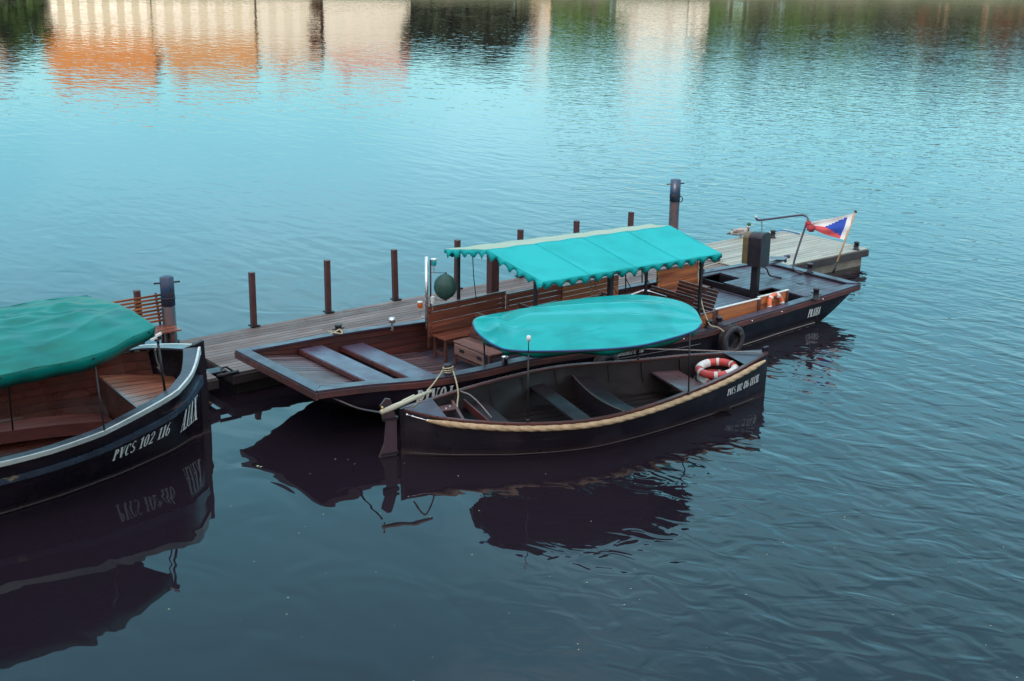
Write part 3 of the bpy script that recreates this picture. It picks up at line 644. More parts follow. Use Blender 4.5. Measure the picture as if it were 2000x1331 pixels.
for (a,b) in ((nA,nB),(rA,rB),(fA,fB),(nA,rA),(rA,fA),(nB,rB),(rB,fB)): m.tube([_in(a), _in(b)], .015, 6)
obj('awning_frame', m, iron, boat)
def on_frame(p): return BF.inv(p)
for (px,w) in ((1040,.03),(1208,.05)):      # near posts
    k = (px-1060)/350; base = lerp(nA,nB,max(.02,k)); s, v = BF.inv(base); 
    m = M(); m.fbox(BF, s-w/1.2, s+w/1.2, v+.30-w/1.2, v+.30+w/1.2, .2, E_-.03); obj('awning_post', m, iron, boat)
for k in (.05,.42,.98):
    s, v = BF.inv(lerp(fA,fB,k)); m = M(); m.fbox(BF, s-.025, s+.025, v-.12, v-.07, .5, E_-.03); obj('awning_post', m, iron, boat)
s, v = BF.inv(lerp(nA,nB,.97)); m = M(); m.fbox(BF, s-.025, s+.025, v+.35, v+.40, .3, E_-.03); obj('awning_post', m, iron, boat)
# strut frames right of centre
for (x0,y0,x1,y1,x2,y2) in ((1222,570,1222,536,1217,531),(1254,552,1254,520,1256,518),(1191,578,1191,540,1186,536)):
    m = M(); m.tube([at(x0,y0,.75), at(x1,y1,1.3), at(x2,y2,1.4)], .014, 6); m.tube([at(x1,y1+8,1.2), at(x1+14,y1+34,.8)], .010, 6); obj('strut', m, iron, boat)
# mast with lanterns and ball
MP = B(4.0,2.72,0); mast = []
m = M(); m.tube([MP+Vector((0,0,.75)), MP+Vector((0,0,2.14))], .032, 12); mo = obj('mast', m, steel, boat)
m = M(); m.tube([MP+Vector((.075,.0,.75)), MP+Vector((.075,0,2.08))], .016, 8); obj('mast_cable', m, iron, mo)
zz = lambda px, py: at(px,py,1)   # unused depth helper
def mp_point(px, z): # point on the mast's depth plane at pixel column px
    k = (px-840)/95.0; return Vector((MP.x+k, MP.y, z))
def lantern(px, z, gl, arm):
    c = mp_point(px, z); t = M().lathe(c-Vector((0,0,.055)), [(0,0),(.046,.0),(.05,.015),(.05,.10),(.046,.112),(0,.112)], 14)
    o = obj('lantern', t, gl, boat)
    obj('lantern_cap', M().lathe(c+Vector((0,0,.058)), [(0,0),(.054,0),(.05,.018),(0,.022)], 14), whitep, o); obj('lantern_foot', M().lathe(c-Vector((0,0,.075)), [(0,0),(.03,0),(.05,.019),(0,.0195)], 14), whitep, o)
    m = M(); m.tube(cr([c-Vector((0,0,.075)), c-Vector((.0,0,.16)), c+Vector((-.02 if arm<0 else .02,0,-.21)), mp_point(840+(7 if arm<0 else -4), z-.23)],4), .008, 6); obj('lantern_arm', m, steel, o)
lantern(853, 2.03, glass_teal, -1); lantern(851, 1.30, glass_w, -1); lantern(828, 1.20, glass_or, 1)
c = mp_point(873, 1.57); r = .215; m = M(); G = 24; rows = []
for i in range(15):
    a = math.pi*i/14; row = []
    for k in range(G+1):
        t = 2*math.pi*k/G; rr = r*(1-.06*abs(math.sin(t*4)))
        row.append(c+Vector((rr*math.sin(a)*math.cos(t), rr*math.sin(a)*math.sin(t), .245*math.cos(a))))
    rows.append(row)
ballm = mat('dark_green_ball_cloth', (.020,.085,.070), .6, dark=(.012,.05,.042), scale=5)
m.grid(rows); bo = obj('signal_ball', m, ballm, boat)
for z_ in (1.835, 1.31): obj('ball_bracket', M().tube([mp_point(846,z_), mp_point(870,z_), mp_point(876,z_)], [.007,.007,.016], 6), iron, bo)
m = M(); m.tube([at(923,498,2.0), at(925,540,1.55), at(930,585,1.17)], .009, 6); obj('awning_guy', m, iron, boat)
# motor column --------------------------------------------------------
MC = B(11.44,1.08,0); mc = thing('outboard_motor', 'dark boxy motor housing on a square column with tiller arm on the stern deck', 'motor', (MC.x,MC.y,.18))
mf = Frame((MC.x,MC.y), -36); m = M(); m.fbox(mf,-.075,.075,-.075,.075,.18,1.22); obj('column', m, iron, mc, bevel=.01)
m = M(); m.fbox(mf,-.14,.14,-.14,.14,.16,.19); obj('base_plate', m, iron, mc)
def hood(f, s0, s1, v0, v1, z0, z1, mt, name, parent):
    m = M(); n = 9; a, b = [], []
    prof = [(v0,z0),(v0,z1-.10)]+[(v0+(v1-v0)*(1-math.cos(math.pi*k/n))/2, z1-.10+.10*math.sin(math.pi*k/n)) for k in range(1,n)]+[(v1,z1-.10),(v1,z0)]
    k = len(prof); vs = [f.P(s0,v,z) for v,z in prof]+[f.P(s1,v,z) for v,z in prof]
    fs = [(i,(i+1)%k,k+(i+1)%k,k+i) for i in range(k)]+[tuple(range(k)), tuple(range(k,2*k))[::-1]]
    m.add(vs, fs); return obj(name, m, mt, parent, bevel=.012)
olive = mat('olive_motor_casing', (.15,.115,.05), .5, dark=(.11,.085,.04), scale=5)
hm_ = mat('dark_motor_cowl', (.020,.016,.026), .45, dark=(.014,.011,.018), scale=5)
h1 = hood(mf,-.25,-.121,-.21,.21,1.24,1.90,olive,'rear_casing',mc); h2 = hood(mf,-.12,-.012,-.20,.20,1.22,1.915,hm_,'middle_casing',mc); h3 = hood(mf,-.008,.19,-.23,.23,1.20,1.93,hm_,'cowl',mc)
m = M(); m.beam(mf.P(.12,.0,1.19), at(1528,508,1.12), .10, .05); m.tube([at(1534,500,1.18), at(1534,512,1.08)], .03, 10); obj('tiller', m, capm, mc, bevel=.006)
m = M(); p0 = at(1490,509,1.16); m.hexa([at(1500,507,1.17),at(1532,508,1.17),at(1540,502,1.17),at(1505,501,1.17),at(1500,507,1.20),at(1532,508,1.20),at(1540,502,1.20),at(1505,501,1.20)]); m.blob(at(1540,501,1.2), .045, 10, 6); obj('tiller_board', m, slabm, mc, bevel=.005)
m = M(); m.tube(cr([mf.P(.02,.1,1.18), at(1497,525,.95), at(1503,538,.72), at(1520,542,.65), at(1526,543,.65)],5), .018, 6); obj('cable', m, iron, mc)
# davit arm over stern
m = M(); m.tube(cr([at(1572,533,.66), at(1562,533,.67), at(1551,526,.72), at(1550,516,.80), at(1558,488,1.12), at(1574,440,1.62), at(1578,428,1.73), at(1572,422,1.76), at(1560,421,1.76), at(1520,426,1.75), at(1488,430,1.74), at(1480,430,1.745), at(1477,427,1.78), at(1477,423,1.81)],4), .024, 8)
dv = obj('davit', m, capm, boat); m = M(); m.blob(at(1477,424,1.82), .03, 10, 6); obj('davit_knob', m, whitep, dv)
m = M()
for i in range(9):
    a, b = at(1488,431+i*2.4,1.73-i*.026), at(1488,431+(i+1)*2.4,1.73-(i+1)*.026); mid = (a+b)/2
    m.tube([mid+Vector(((.012 if i%2 else .004)*math.cos(t), (.004 if i%2 else .012)*math.cos(t), .018*math.sin(t))) for t in [2*math.pi*k/8 for k in range(8)]], .004, 5, closed=True)
obj('davit_chain', m, iron, dv)
m = M(); m.lathe(at(1566,535,.634), [(0,.02),(.07,.02),(.09,0),(.1,0)], 14); obj('davit_foot', m, iron, dv)
# bollards on the boat
for (px,py,z,h) in ((1593,585,.61,.24),(1581,532,.69,.2),(1369,528,.66,.2),(875,730,.81,.16),(1384,640,.61,.15),(1404,634,.61,.15),(661,650,.87,.15)):
    m = M(); bollard(m, at(px,py,z), h, .06, (.64,-.77,0) if h > .17 else (.8,.5,0)); obj('bollard', m, iron, boat)
m = M(); m.lathe(at(986,712,.76), [(0,0),(.055,0),(.055,.13),(.06,.135),(.06,.15),(0,.16)], 14); obj('capped_bollard', m, chrome, boat)
q = at(766,640,.80); m = M(); m.beam(q-Vector((0,0,.06)), q+Vector((0,0,.09)), .045, .02); m.tube([q+Vector((-.05,-.01,.15)), q+Vector((.05,-.01,.15))], .045, 10); m.lathe(q+Vector((0,0,.09)), [(.02,0),(.06,.01),(.06,.1),(.0,.11)], 12); obj('rope_fairlead', m, steel, boat)
# lettering
def bt(s0, s1, zlo, zhi): return lambda u, h: hull_near(s0+(s1-s0)*u, zlo(s0+(s1-s0)*u)+(zhi(s0+(s1-s0)*u)-zlo(s0+(s1-s0)*u))*h)-vn*.012
obj('name_lettering', text_mesh('BIVOJ', bt(1.93, 2.66, lambda s: nz(s)-.48, lambda s: nz(s)-.17), 0, 1), letter, boat)
obj('port_lettering', text_mesh('PRAHA', bt(11.92, 12.34, lambda s: .20, lambda s: .38), 0, 1), letter, boat)
obj('capacity_lettering', text_mesh('OBSADITELNOST 12 OSOB', bt(6.28, 7.0, lambda s: nz(s)-.20, lambda s: nz(s)-.125), 0, 1), letter, boat)
m = M(); m.tube([hull_near(s, nz(s)-.25)-vn*.012 for s in [3.0+.2*k for k in range(28)]], .006, 5); obj('hull_seam', m, ropeg, hull)

# ---- seats standing in the river boat
def bench(f, s0, s1, v0, v1, zf, zs, zb_, back, label, mseat, mback, box=False, name='wooden_bench'):
    """back: 's0','s1','v0','v1' side of the backrest"""
    t = thing(name, label, 'bench', f.P((s0+s1)/2,(v0+v1)/2,zf), 'wooden benches in the river boat'); m = M()
    if back[0] == 's':
        n = max(2, round((s1-s0)/.09)); w = (s1-s0)/n
        for i in range(n): m.fbox(f, s0+i*w+.003, s0+(i+1)*w-.003, v0, v1, zs-.03, zs)
    else:
        n = max(2, round((v1-v0)/.09)); w = (v1-v0)/n
        for i in range(n): m.fbox(f, s0, s1, v0+i*w+.003, v0+(i+1)*w-.003, zs-.03, zs)
    obj('seat', m, mseat, t, bevel=.004)
    m = M(); nb_ = 7; lean = .16
    for i in range(nb_):
        z = zs+.05+(zb_-zs-.06)*i/(nb_-1); o = lean*i/(nb_-1); hh = (zb_-zs-.06)/(nb_-1)-.006
        if back == 's0': m.beam(f.P(s0-o+.02,v0,z), f.P(s0-o+.02,v1,z), .02, hh)
        if back == 's1': m.beam(f.P(s1+o-.02,v0,z), f.P(s1+o-.02,v1,z), .02, hh)
        if back == 'v1': m.beam(f.P(s0,v1+o*.2+.01,z), f.P(s1,v1+o*.2+.01,z), .02, hh)
    obj('backrest', m, mback, t, bevel=.003)
    for a in (s0+.04, s1-.04):
        for b in (v0+.04, v1-.04): m = M(); m.fbox(f, a-.025, a+.025, b-.025, b+.025, zf, zs-.032); obj('leg', m, teakx, t, bevel=.003)
    m = M(); m.fbox(f, s0+.066, s1-.066, v0+.03, v0+.05, zs-.10, zs-.033); m.fbox(f, s0+.066, s1-.066, v1-.05, v1-.03, zs-.10, zs-.033)
    m.fbox(f, s0+.03, s0+.05, v0+.066, v1-.066, zf+.12, zf+.16)
    obj('apron', m, teakx, t, bevel=.003)
    if box:
        m = M(); m.fbox(f, s0-.02, s0-.001, v0+.12, v1-.07, zs-.24, zs-.04); bx_ = obj('drawer_front', m, greyw, t, bevel=.003)
        m = M()
        for b in (v0+.28, v1-.3): m.fbox(f, s0-.024, s0-.0205, b-.07, b+.07, zs-.16, zs-.10)
        obj('hand_hole', m, iron, bx_)
    return t
bench(BF, 4.06, 5.6, 2.22, 2.63, .184, .64, 1.02, 'v1', 'reddish bench with legs along the far side below the lantern mast', teakp, teakp)
bench(BF, 4.15, 4.55, 1.00, 2.10, .184, .64, 1.08, 's1', 'grey seated bench with boxed front facing the bow, left of the boat cover', greyw, teakx, box=True)
bench(BF, 8.42, 8.85, .55, 1.75, .184, .56, .98, 's1', 'dark brown bench back nearer the awning, left of the two at the helm', teakx, teakx)
bench(BF, 8.98, 9.4, .42, 1.50, .184, .58, 1.06, 's1', 'brown slatted bench back beside the helm platform, right of the two', teakx, teakx)
bench(BF, 6.1, 6.5, 1.0, 2.4, .184, .56, .98, 's0', 'reddish bench back under the awning behind the turquoise boat cover', teakp, teakx)
bench(BF, 10.1, 11.25, 2.15, 2.55, .184, .52, .90, 'v1', 'bright orange slatted bench against the far panel near the stern deck', teakp, teak)
bench(BF, 7.45, 7.85, .7, 2.2, .184, .56, .92, 's1', 'low dark bench back in the shade under the right half of the awning', teakx, teakx)

# flag
F0, F1_ = at(1627,534,.66), at(1671,414,1.95); fl = thing('flag', 'white red and blue flag flying left from a pale wooden pole at the stern', 'flag', F0)
obj('pole', M().tube([lerp(F0,F1_,.16), F1_], .021, 10), mat('pale_flag_pole_wood', (.52,.36,.20), .5, dark=(.40,.27,.15), scale=8), fl)
obj('pole_socket', M().tube([F0, lerp(F0,F1_,.18)], .026, 10), iron, fl); obj('finial', M().blob(F1_, .035, 10, 6), iron, fl)
# flag cloth: hoist on the pole, fly gathered and folded to the left
def flag_pt(u, w):   # u 0 hoist .. 1 fly, w 0 bottom .. 1 top
    tl, bl = lerp(F0,F1_,.975)-Vector((.015,0,0)), lerp(F0,F1_,.54)-Vector((.015,0,0)); tr, br = at(1580,436,1.70), at(1590,448,1.58)
    mid_t, mid_b = at(1618,427,1.83), at(1608,460,1.45)
    t = (1-u)**2*tl+2*u*(1-u)*mid_t+u*u*tr; b = (1-u)**2*bl+2*u*(1-u)*mid_b+u*u*br
    p = lerp(b, t, w); return p+Vector((0,1,0))*(.05*math.sin(u*8+w*2)*u+.02*math.sin(w*9+u*3))
fr_, fw_, fb_ = M(), M(), M(); NU, NW = 28, 16
for i in range(NU):
    for k in range(NW):
        u, w = (i+.5)/NU, (k+.5)/NW
        tri = u*1.0 < .10+.62*(1-abs(w-.5)*2)*1.0
        mm = fb_ if (u < .62*(1-abs(w-.5)*2)) and u > .0 else (fw_ if w > .5 else fr_)
        if u < .10: mm = fw_
        mm.add([flag_pt(i/NU,k/NW),flag_pt((i+1)/NU,k/NW),flag_pt((i+1)/NU,(k+1)/NW),flag_pt(i/NU,(k+1)/NW)], [(0,1,2,3)], True)
fcl = dict(rvar=0)
obj('red_cloth', fr_, mat('flag_red', (.60,.09,.10), .8, **fcl), fl, recalc=True); obj('white_cloth', fw_, mat('flag_white', (.72,.74,.72), .8, **fcl), fl); obj('blue_cloth', fb_, mat('flag_blue', (.02,.075,.42), .8, **fcl), fl)
m = M(); q0, q1 = at(1576,436,1.70), at(1590,442,1.64)
kr = random.Random(4)
for c_, rr_ in ((at(1584,446,1.62),(.10,.06,.085)), (at(1579,439,1.68),(.07,.05,.09))):
    g_ = M().blob(c_, rr_, 14, 9); m.add([p+Vector((kr.uniform(-1,1),kr.uniform(-1,1),kr.uniform(-1,1)))*.013 for p in g_.v], g_.f, True)
obj('flag_knot', m, mat('flag_knot_red', (.52,.07,.08), .8, dark=(.3,.04,.05), scale=12, bump=.02), fl)

# tyre fender
def torus(c, ax, Rr, r, n=40, k=14, squash=1.0):
    ax = Vector(ax).normalized(); x = ax.cross(Vector((0,0,1))); x = x.normalized() if x.length > 1e-3 else Vector((1,0,0)); y = ax.cross(x); rows = []
    for i in range(n+1):
        t = 2*math.pi*i/n; d = x*math.cos(t)+y*math.sin(t)
        rows.append([Vector(c)+d*(Rr+r*math.cos(2*math.pi*j/k))+ax*(r*squash*math.sin(2*math.pi*j/k)) for j in range(k+1)])
    return rows
tc_ = B(9.12, nv(9.1)-.16, .33); ty = thing('tyre_fender', 'old car tyre hanging as a fender on the near side of the black hull', 'tyre', tc_-Vector((0,0,.31)))
m = M(); ax = vn; x = Vector((BF.c,BF.n,0)); prof = [(.17,-.07),(.20,-.092),(.27,-.095),(.30,-.075),(.308,-.04),(.308,.04),(.30,.075),(.27,.095),(.20,.092),(.17,.07),(.185,.055),(.25,.07),(.27,0),(.25,-.07),(.185,-.055)]
rows = []
for i in range(41):
    t = 2*math.pi*i/40; d = x*math.cos(t)+Vector((0,0,1))*math.sin(t); rows.append([tc_+d*r_+ax*h_ for r_,h_ in prof+[prof[0]]])
m.grid(rows); obj('tyre_body', m, rubber, ty)
m = M()
for i in range(48):
    t = 2*math.pi*i/48; d = x*math.cos(t)+Vector((0,0,1))*math.sin(t); e = Vector((0,0,1))*math.cos(t)-x*math.sin(t)
    for h_ in (-.045,0,.045): m.beam(tc_+d*.311+ax*(h_-.018)-e*.006, tc_+d*.311+ax*(h_+.018)+e*.006, .020, .008, up=d)
obj('tread', m, rubber, ty)
c2 = hull_near(6.05,.30)-vn*.12; ty2 = M(); ty2.grid([[c2+(vs_*math.cos(2*math.pi*i/36)+Vector((0,0,1))*math.sin(2*math.pi*i/36))*r_+vn*h_ for r_,h_ in prof+[prof[0]]] for i in range(37)])
obj('tyre_fender', ty2, rubber, label='dark tyre fender half hidden behind the gunwale of the rope-edged boat', cat='tyre')

# life rings
def life_ring(c, ax, Rr, r, mcol, label, phase, group, twine=True, flatz=1.0, cov=32):
    t = thing('life_ring', label, 'life ring', Vector(c)-Vector((0,0,r)), group)
    ax = Vector(ax).normalized(); x = ax.cross(Vector((0,0,1))); x = x.normalized() if x.length > 1e-2 else Vector((1,0,0)); y = ax.cross(x)
    def seg(a0, a1, rr):
        rows = []; n = max(3, int((a1-a0)/6))
        for i in range(n+1):
            a = R(a0+(a1-a0)*i/n); d = x*math.cos(a)+y*math.sin(a)
            rows.append([Vector(c)+d*(Rr+rr*math.cos(2*math.pi*j/16))+ax*(rr*flatz*math.sin(2*math.pi*j/16)) for j in range(17)])
        return M().grid(rows)
    obj('ring_body', seg(0,360,r), mcol, t)
    for k in range(2): obj('white_cover', seg(phase+180*k-cov, phase+180*k+cov, r+.006), whitep, t)
    for k in range(2):
        for dl_ in (-28,28): obj('reflective_band', seg(phase+90+180*k+dl_-5, phase+90+180*k+dl_+5, r+.004), whitep, t)
    if twine:
        pts = []
        for i in range(49):
            a = 2*math.pi*i/48; rr = Rr+r+.012+.045*abs(math.sin(a*2+R(phase))); d = x*math.cos(a)+y*math.sin(a); pts.append(Vector(c)+d*rr-ax*.02*abs(math.sin(2*a)))
        obj('grab_line', M().tube(pts[:-1], .008, 6, closed=True), ropeg, t)
    return t

# ------------------------------------------------------------------ small boat with rope fender
SF = Frame(at(785,800,.75), SAZ); Sx = SF.P
_sn = [(785,800,.75),(850,815,.66),(925,824,.6),(1030,829,.55),(1150,822,.53),(1250,800,.54),(1350,765,.6),(1430,730,.68),(1503,688,.82)]
_sf = [(785,798,.76),(810,789,.75),(895,763,.68),(1000,735,.62),(1100,715,.60),(1230,705,.62),(1350,693,.68),(1440,688,.76),(1502,684,.83)]
NG = cr([at(*q) for q in _sn], 5); 
FGp = cr([at(*q) for q in _sf], 8)
def by_s(curve, F):
    q = sorted([(F.inv(p)[0], F.inv(p)[1], p.z) for p in curve]); return [a[0] for a in q],[a[1] for a in q],[a[2] for a in q]
sa, sva, sza = by_s(NG, SF); sb, svb, szb = by_s(FGp, SF)
SL0, SL1 = .02, 6.93
snv = lambda s: interp(s, sa, sva); snz = lambda s: interp(s, sa, sza); sfv = lambda s: interp(s, sb, svb); sfz = lambda s: interp(s, sb, szb)
def smid(s): return (snv(s)+sfv(s))/2
endt = lambda s: max(0, min(1, min((s-SL0)/1.3, (SL1-s)/1.3)))
def s_side(s, k, near=True):    # k 0 gunwale .. 1 chine/waterline and below 2
    g = snv(s) if near else sfv(s); z = snz(s) if near else sfz(s); mI = smid(s)
    wlf = .90; 
    if k <= 1: return SF.P(s, mI+(g-mI)*(1-(1-wlf)*k*k), z*(1-k)+(-.02)*k)
    return SF.P(s, mI+(g-mI)*(wlf-.5*(k-1)), -.02-.22*(k-1))
sm = thing('rowing_boat', 'small black open boat edged with a thick cream rope, turquoise cover above it', 'boat', SF.P(3.5,.2,-.1))
sst = [SL0+(SL1-SL0)*(.5-.5*math.cos(math.pi*i/56)) for i in range(57)]
rows = [[s_side(s,k,True) for k in (0,.25,.5,.75,1,1.5,2)]+[s_side(s,k,False) for k in (2,1.5,1,.75,.5,.25,0)] for s in sst]
shull = obj('hull', M().grid(rows), black, sm)
irows = []
for s in sst:
    mI = smid(s); f = lambda p: SF.inv(p)
    row = []
    for near in (True, False):
        g = snv(s) if near else sfv(s); z = (snz(s) if near else sfz(s)); w = abs(g-mI); wi = max(.0, w-.045)
        sg = -1 if near else 1
        pts = [SF.P(s, mI+sg*wi, z-.01), SF.P(s, mI+sg*wi*.93, z*.5), SF.P(s, mI+sg*wi*.8, min(z*.3, .1)), SF.P(s, mI+sg*wi*.75, .06)]
        row += pts if near else pts[::-1]
    irows.append(row)
obj('inner_planking', M().grid(irows, smooth=True), oldb, sm)
m = M()
def gun(m, near, w, h, off, dz, rng, wo=0):
    pts = []; sd_ = []
    for s in rng:
        g = snv(s) if near else sfv(s); mI = smid(s); sg = 1 if near else -1; pts.append(SF.P(s, g-sg*off, (snz(s) if near else sfz(s))+dz)); ww = min(w, max(.02, abs(g-mI)+off-.004)); sd_.append(Vector((-SF.n,SF.c,0))*sg*ww/w)
    sweep(m, pts, w, h, sd_)
inner_s = sst[1:-1]
gun(m, True, .075, .03, .012, .014, inner_s); gun(m, False, .075, .03, .012, .014, inner_s)
obj('gunwale', m, redbr, sm, bevel=.003)
m = M()   # breasthook decks at both ends
for (a, b) in ((SL0, .62), (6.3, SL1)):
    r0 = []; r1 = []
    for k in range(7):
        s = a+(b-a)*k/6; r0.append(SF.P(s, snv(s)+.01, snz(s)+.018)); r1.append(SF.P(s, sfv(s)-.01, sfz(s)+.018))
    obj('end_deck', M().grid([r0, [(x_+y_)/2 for x_, y_ in zip(r0, r1)], r1], smooth=False), capm, sm)
# rope fender, three-strand twist with tapered ends
def laid_rope(pts, rr, pitch=.22, n=12):
    L = 0; rows = []; prev = None; P = pts; tot = sum((P[i+1]-P[i]).length for i in range(len(P)-1)); acc = 0; dense = []
    for i in range(len(P)-1):
        k = max(1, int((P[i+1]-P[i]).length/.012)); 
        for j in range(k): dense.append(lerp(P[i],P[i+1],j/k))
    dense.append(P[-1]); acc = 0; rows = []
    for i, p in enumerate(dense):
        if i: acc += (p-dense[i-1]).length
        d = (dense[min(i+1,len(dense)-1)]-dense[max(i-1,0)]).normalized(); x = d.cross(Vector((0,0,1))).normalized(); y = d.cross(x)
        taper = min(1, .42+min(acc, tot-acc)/.55); row = []
        for k in range(n*2+1):
            t = 2*math.pi*k/(n*2); bulge = abs(math.cos((t*3-acc/pitch*2*math.pi)/2)); 
            b_ = bulge if .35 < acc < tot-.2 else 1
            row.append(p+(x*math.cos(t)+y*math.sin(t))*rr*taper*(.80+.20*b_**.7))
        rows.append(row)
    return M().grid(rows)
rp = [s_side(s, .10, True)-Vector((-SF.n,SF.c,0))*.055 for s in [ .32+(6.80-.32)*i/60 for i in range(61)]]
ropef = mat('thick_cream_fender_rope', (.50,.38,.23), .75, dark=(.32,.23,.13), scale=10, detail=4, bump=.002)
obj('rope_fender', laid_rope(rp, .050), ropef, sm)
rp = [s_side(s, .06, False)+Vector((-SF.n,SF.c,0))*.045 for s in [ .5+(6.7-.5)*i/50 for i in range(51)]]
obj('rope_fender', laid_rope(rp, .045, .1), ropeg, sm)
m = M(); a, b = s_side(.06,.08)-Vector((-SF.n,SF.c,0))*.03, s_side(.33,.10)-Vector((-SF.n,SF.c,0))*.05; m.tube([a,b], .011, 8); m.blob(a, .024, 8, 5); m.blob(b, .028, 8, 5); m.tube([lerp(a,b,.2),lerp(a,b,.35)], .018, 8); obj('turnbuckle', m, chrome, sm)
# stem posts
m = M(); e0 = Sx(SL0-.01, smid(SL0), 0)
m.hexa([Sx(-.03,smid(.02)-.025,-.3),Sx(.04,smid(.02)-.025,-.3),Sx(.04,smid(.02)+.025,-.3),Sx(-.03,smid(.02)+.025,-.3),Sx(-.035,smid(.02)-.025,.77),Sx(.04,smid(.02)-.025,.77),Sx(.04,smid(.02)+.025,.77),Sx(-.035,smid(.02)+.025,.77)])
e = SL1; m.hexa([Sx(e-.25,smid(e)-.03,-.3),Sx(e-.10,smid(e)-.03,-.3),Sx(e-.10,smid(e)+.03,-.3),Sx(e-.25,smid(e)+.03,-.3),Sx(e-.06,smid(e)-.03,.90),Sx(e+.05,smid(e)-.03,.92),Sx(e+.05,smid(e)+.03,.92),Sx(e-.06,smid(e)+.03,.90)])
obj('stem_post', m, blackA, sm, bevel=.008)
# rudder and tiller
rd = M(); r0 = smid(.02)
outl = [(-.09,-.25),(-.42,-.25),(-.40,-.02),(-.30,.22),(-.27,.55),(-.34,.78),(-.36,.86),(-.27,.97),(-.19,.95),(-.13,.72),(-.09,.62)]
vs = [SF.P(s,r0-.022,z) for s,z in outl]+[SF.P(s,r0+.022,z) for s,z in outl]; k = len(outl)
rd.add(vs, [tuple(range(k)), tuple(range(k,2*k))[::-1]]+[(i,(i+1)%k,k+(i+1)%k,k+i) for i in range(k)])
rdm = mat('scuffed_brown_rudder_wood', (.075,.045,.055), .5, dark=(.04,.026,.034), scale=5, stretch=(1,1,4))
rud = obj('rudder', rd, rdm, sm, bevel=.006)
m = M(); m.fbox(SF,-.32,-.07,r0-.035,r0+.035,.60,.645); obj('rudder_strap', m, iron, rud); obj('rudder_strap', M().fbox(SF,-.36,-.07,r0-.033,r0+.033,.02,.06), iron, rud)
til = M(); T0, T1 = at(744,806,.97), at(842,764,1.08)
til.tube([T0, lerp(T0,T1,.25), lerp(T0,T1,.75), T1+Vector((0,0,.0))], [.038,.044,.034,.024], 10); 
tillm = mat('pale_weathered_tiller_wood', (.50,.50,.38), .55, dark=(.33,.33,.25), scale=8, stretch=(4,1,1), rot=20)
tl = obj('tiller', til, tillm, sm); m = M(); m.beam(lerp(T0,T1,.42)+Vector((0,.0,.035)), lerp(T0,T1,.66)+Vector((0,.02,.04)), .035, .02); obj('tiller_wedge', m, tillm, tl)
m = M(); m.tube([T0+Vector((.02,0,-.10)), T0+Vector((.02,0,.075))], .010, 8); m.blob(T0+Vector((.02,0,.08)), .02, 8, 5); obj('tiller_pin', m, mat('brass', (.6,.42,.15), .3, metal=.9), tl)
# thwarts and seats inside
def sthwart(a, b, z, name='thwart', th=.035, mt=None, v0=None, v1=None):
    m = M(); rows_n, rows_f = [], []; n = 6
    bot = []
    for i in range(n+1):
        s = a+(b-a)*i/n; w0 = (snv(s)+.05) if v0 is None else v0; w1 = (sfv(s)-.05) if v1 is None else v1
        w0, w1 = w0+(.05), w1-(.05)
        rows_n.append(SF.P(s,w0,z)); rows_f.append(SF.P(s,w1,z))
    m.grid([rows_n, rows_f], smooth=False); d = Vector((0,0,-th)); m.grid([[p+d for p in rows_n],[p+d for p in rows_f]], smooth=False)
    m.grid([[rows_n[0],rows_f[0]],[rows_n[0]+d,rows_f[0]+d]], smooth=False); m.grid([[rows_n[-1],rows_f[-1]],[rows_n[-1]+d,rows_f[-1]+d]], smooth=False)
    return obj(name, m, mt or purp, sm, recalc=False)
sthwart(.35, 1.05, .44, 'stern_seat', mt=purp); 
m = M(); m.hexa([Sx(.25,smid(.4)+.02,.60),Sx(.95,smid(.9)+.12,.56),Sx(1.05,smid(.9)+.36,.56),Sx(.5,smid(.6)+.22,.60),Sx(.25,smid(.4)+.02,.625),Sx(.95,smid(.9)+.12,.585),Sx(1.05,smid(.9)+.36,.585),Sx(.5,smid(.6)+.22,.625)]); knee = obj('quarter_knee', m, redbr, sm, bevel=.004)
for q_ in (Sx(.8,smid(.8)+.16,.60), Sx(.9,smid(.9)+.24,.59)): obj('bolt', M().blob(q_, .014), whitep, knee)
m = M(); m.beam(Sx(1.02,sfv(1.0)-.10,.60), Sx(.92,snv(.92)+.10,.50), .05, .03); m.beam(Sx(1.25,sfv(1.2)-.15,.52), Sx(1.35,snv(1.3)+.15,.42), .03, .12); obj('stern_frame', m, redbr, sm)
sthwart(1.35, 1.72, .40); 
sthwart(2.75, 3.05, .38); 
m = M()     # middle partition with cupped thwart
rows = []
for i in range(9):
    k = i/8; v = (sfv(3.9)-.10)+((snv(3.9)+.10)-(sfv(3.9)-.10))*k; off = .16*math.sin(k*math.pi); z = .46-.07*math.sin(k*math.pi)
    rows.append([SF.P(3.62-off*.3,v,.08), SF.P(3.62-off*.3,v,z), SF.P(3.67-off*.3,v,z+.004), SF.P(3.68-off*.3, v, z-.05), SF.P(4.02,v,z-.10)])
m.grid(rows, smooth=False); obj('thwart', m, purp, sm)
m = M(); m.tube([SF.P(3.60-.048*math.sin(i/12*math.pi), (sfv(3.9)-.10)+((snv(3.9)+.10)-(sfv(3.9)-.10))*i/12, .465-.07*math.sin(i/12*math.pi)) for i in range(13)], .014, 6); obj('thwart_edge', m, mat('worn_edge', (.13,.09,.08), .4), sm)
sthwart(5.05, 5.55, .42, mt=mat('reddish_purple_seat', (.125,.072,.078), .32, dark=(.10,.06,.07), scale=3)); sthwart(5.75, 6.45, .27, 'bow_seat')
m = M()
for s in (1.1,1.9,2.6,3.3,4.3,4.9,5.6):
    for near in (True,False):
        g = snv(s) if near else sfv(s); sg = 1 if near else -1; z = snz(s) if near else sfz(s); obj('rib', M().beam(SF.P(s,g+sg*.06,z-.04), SF.P(s,g+sg*.16,.10), .04, .02), oldb, sm)
m = M()
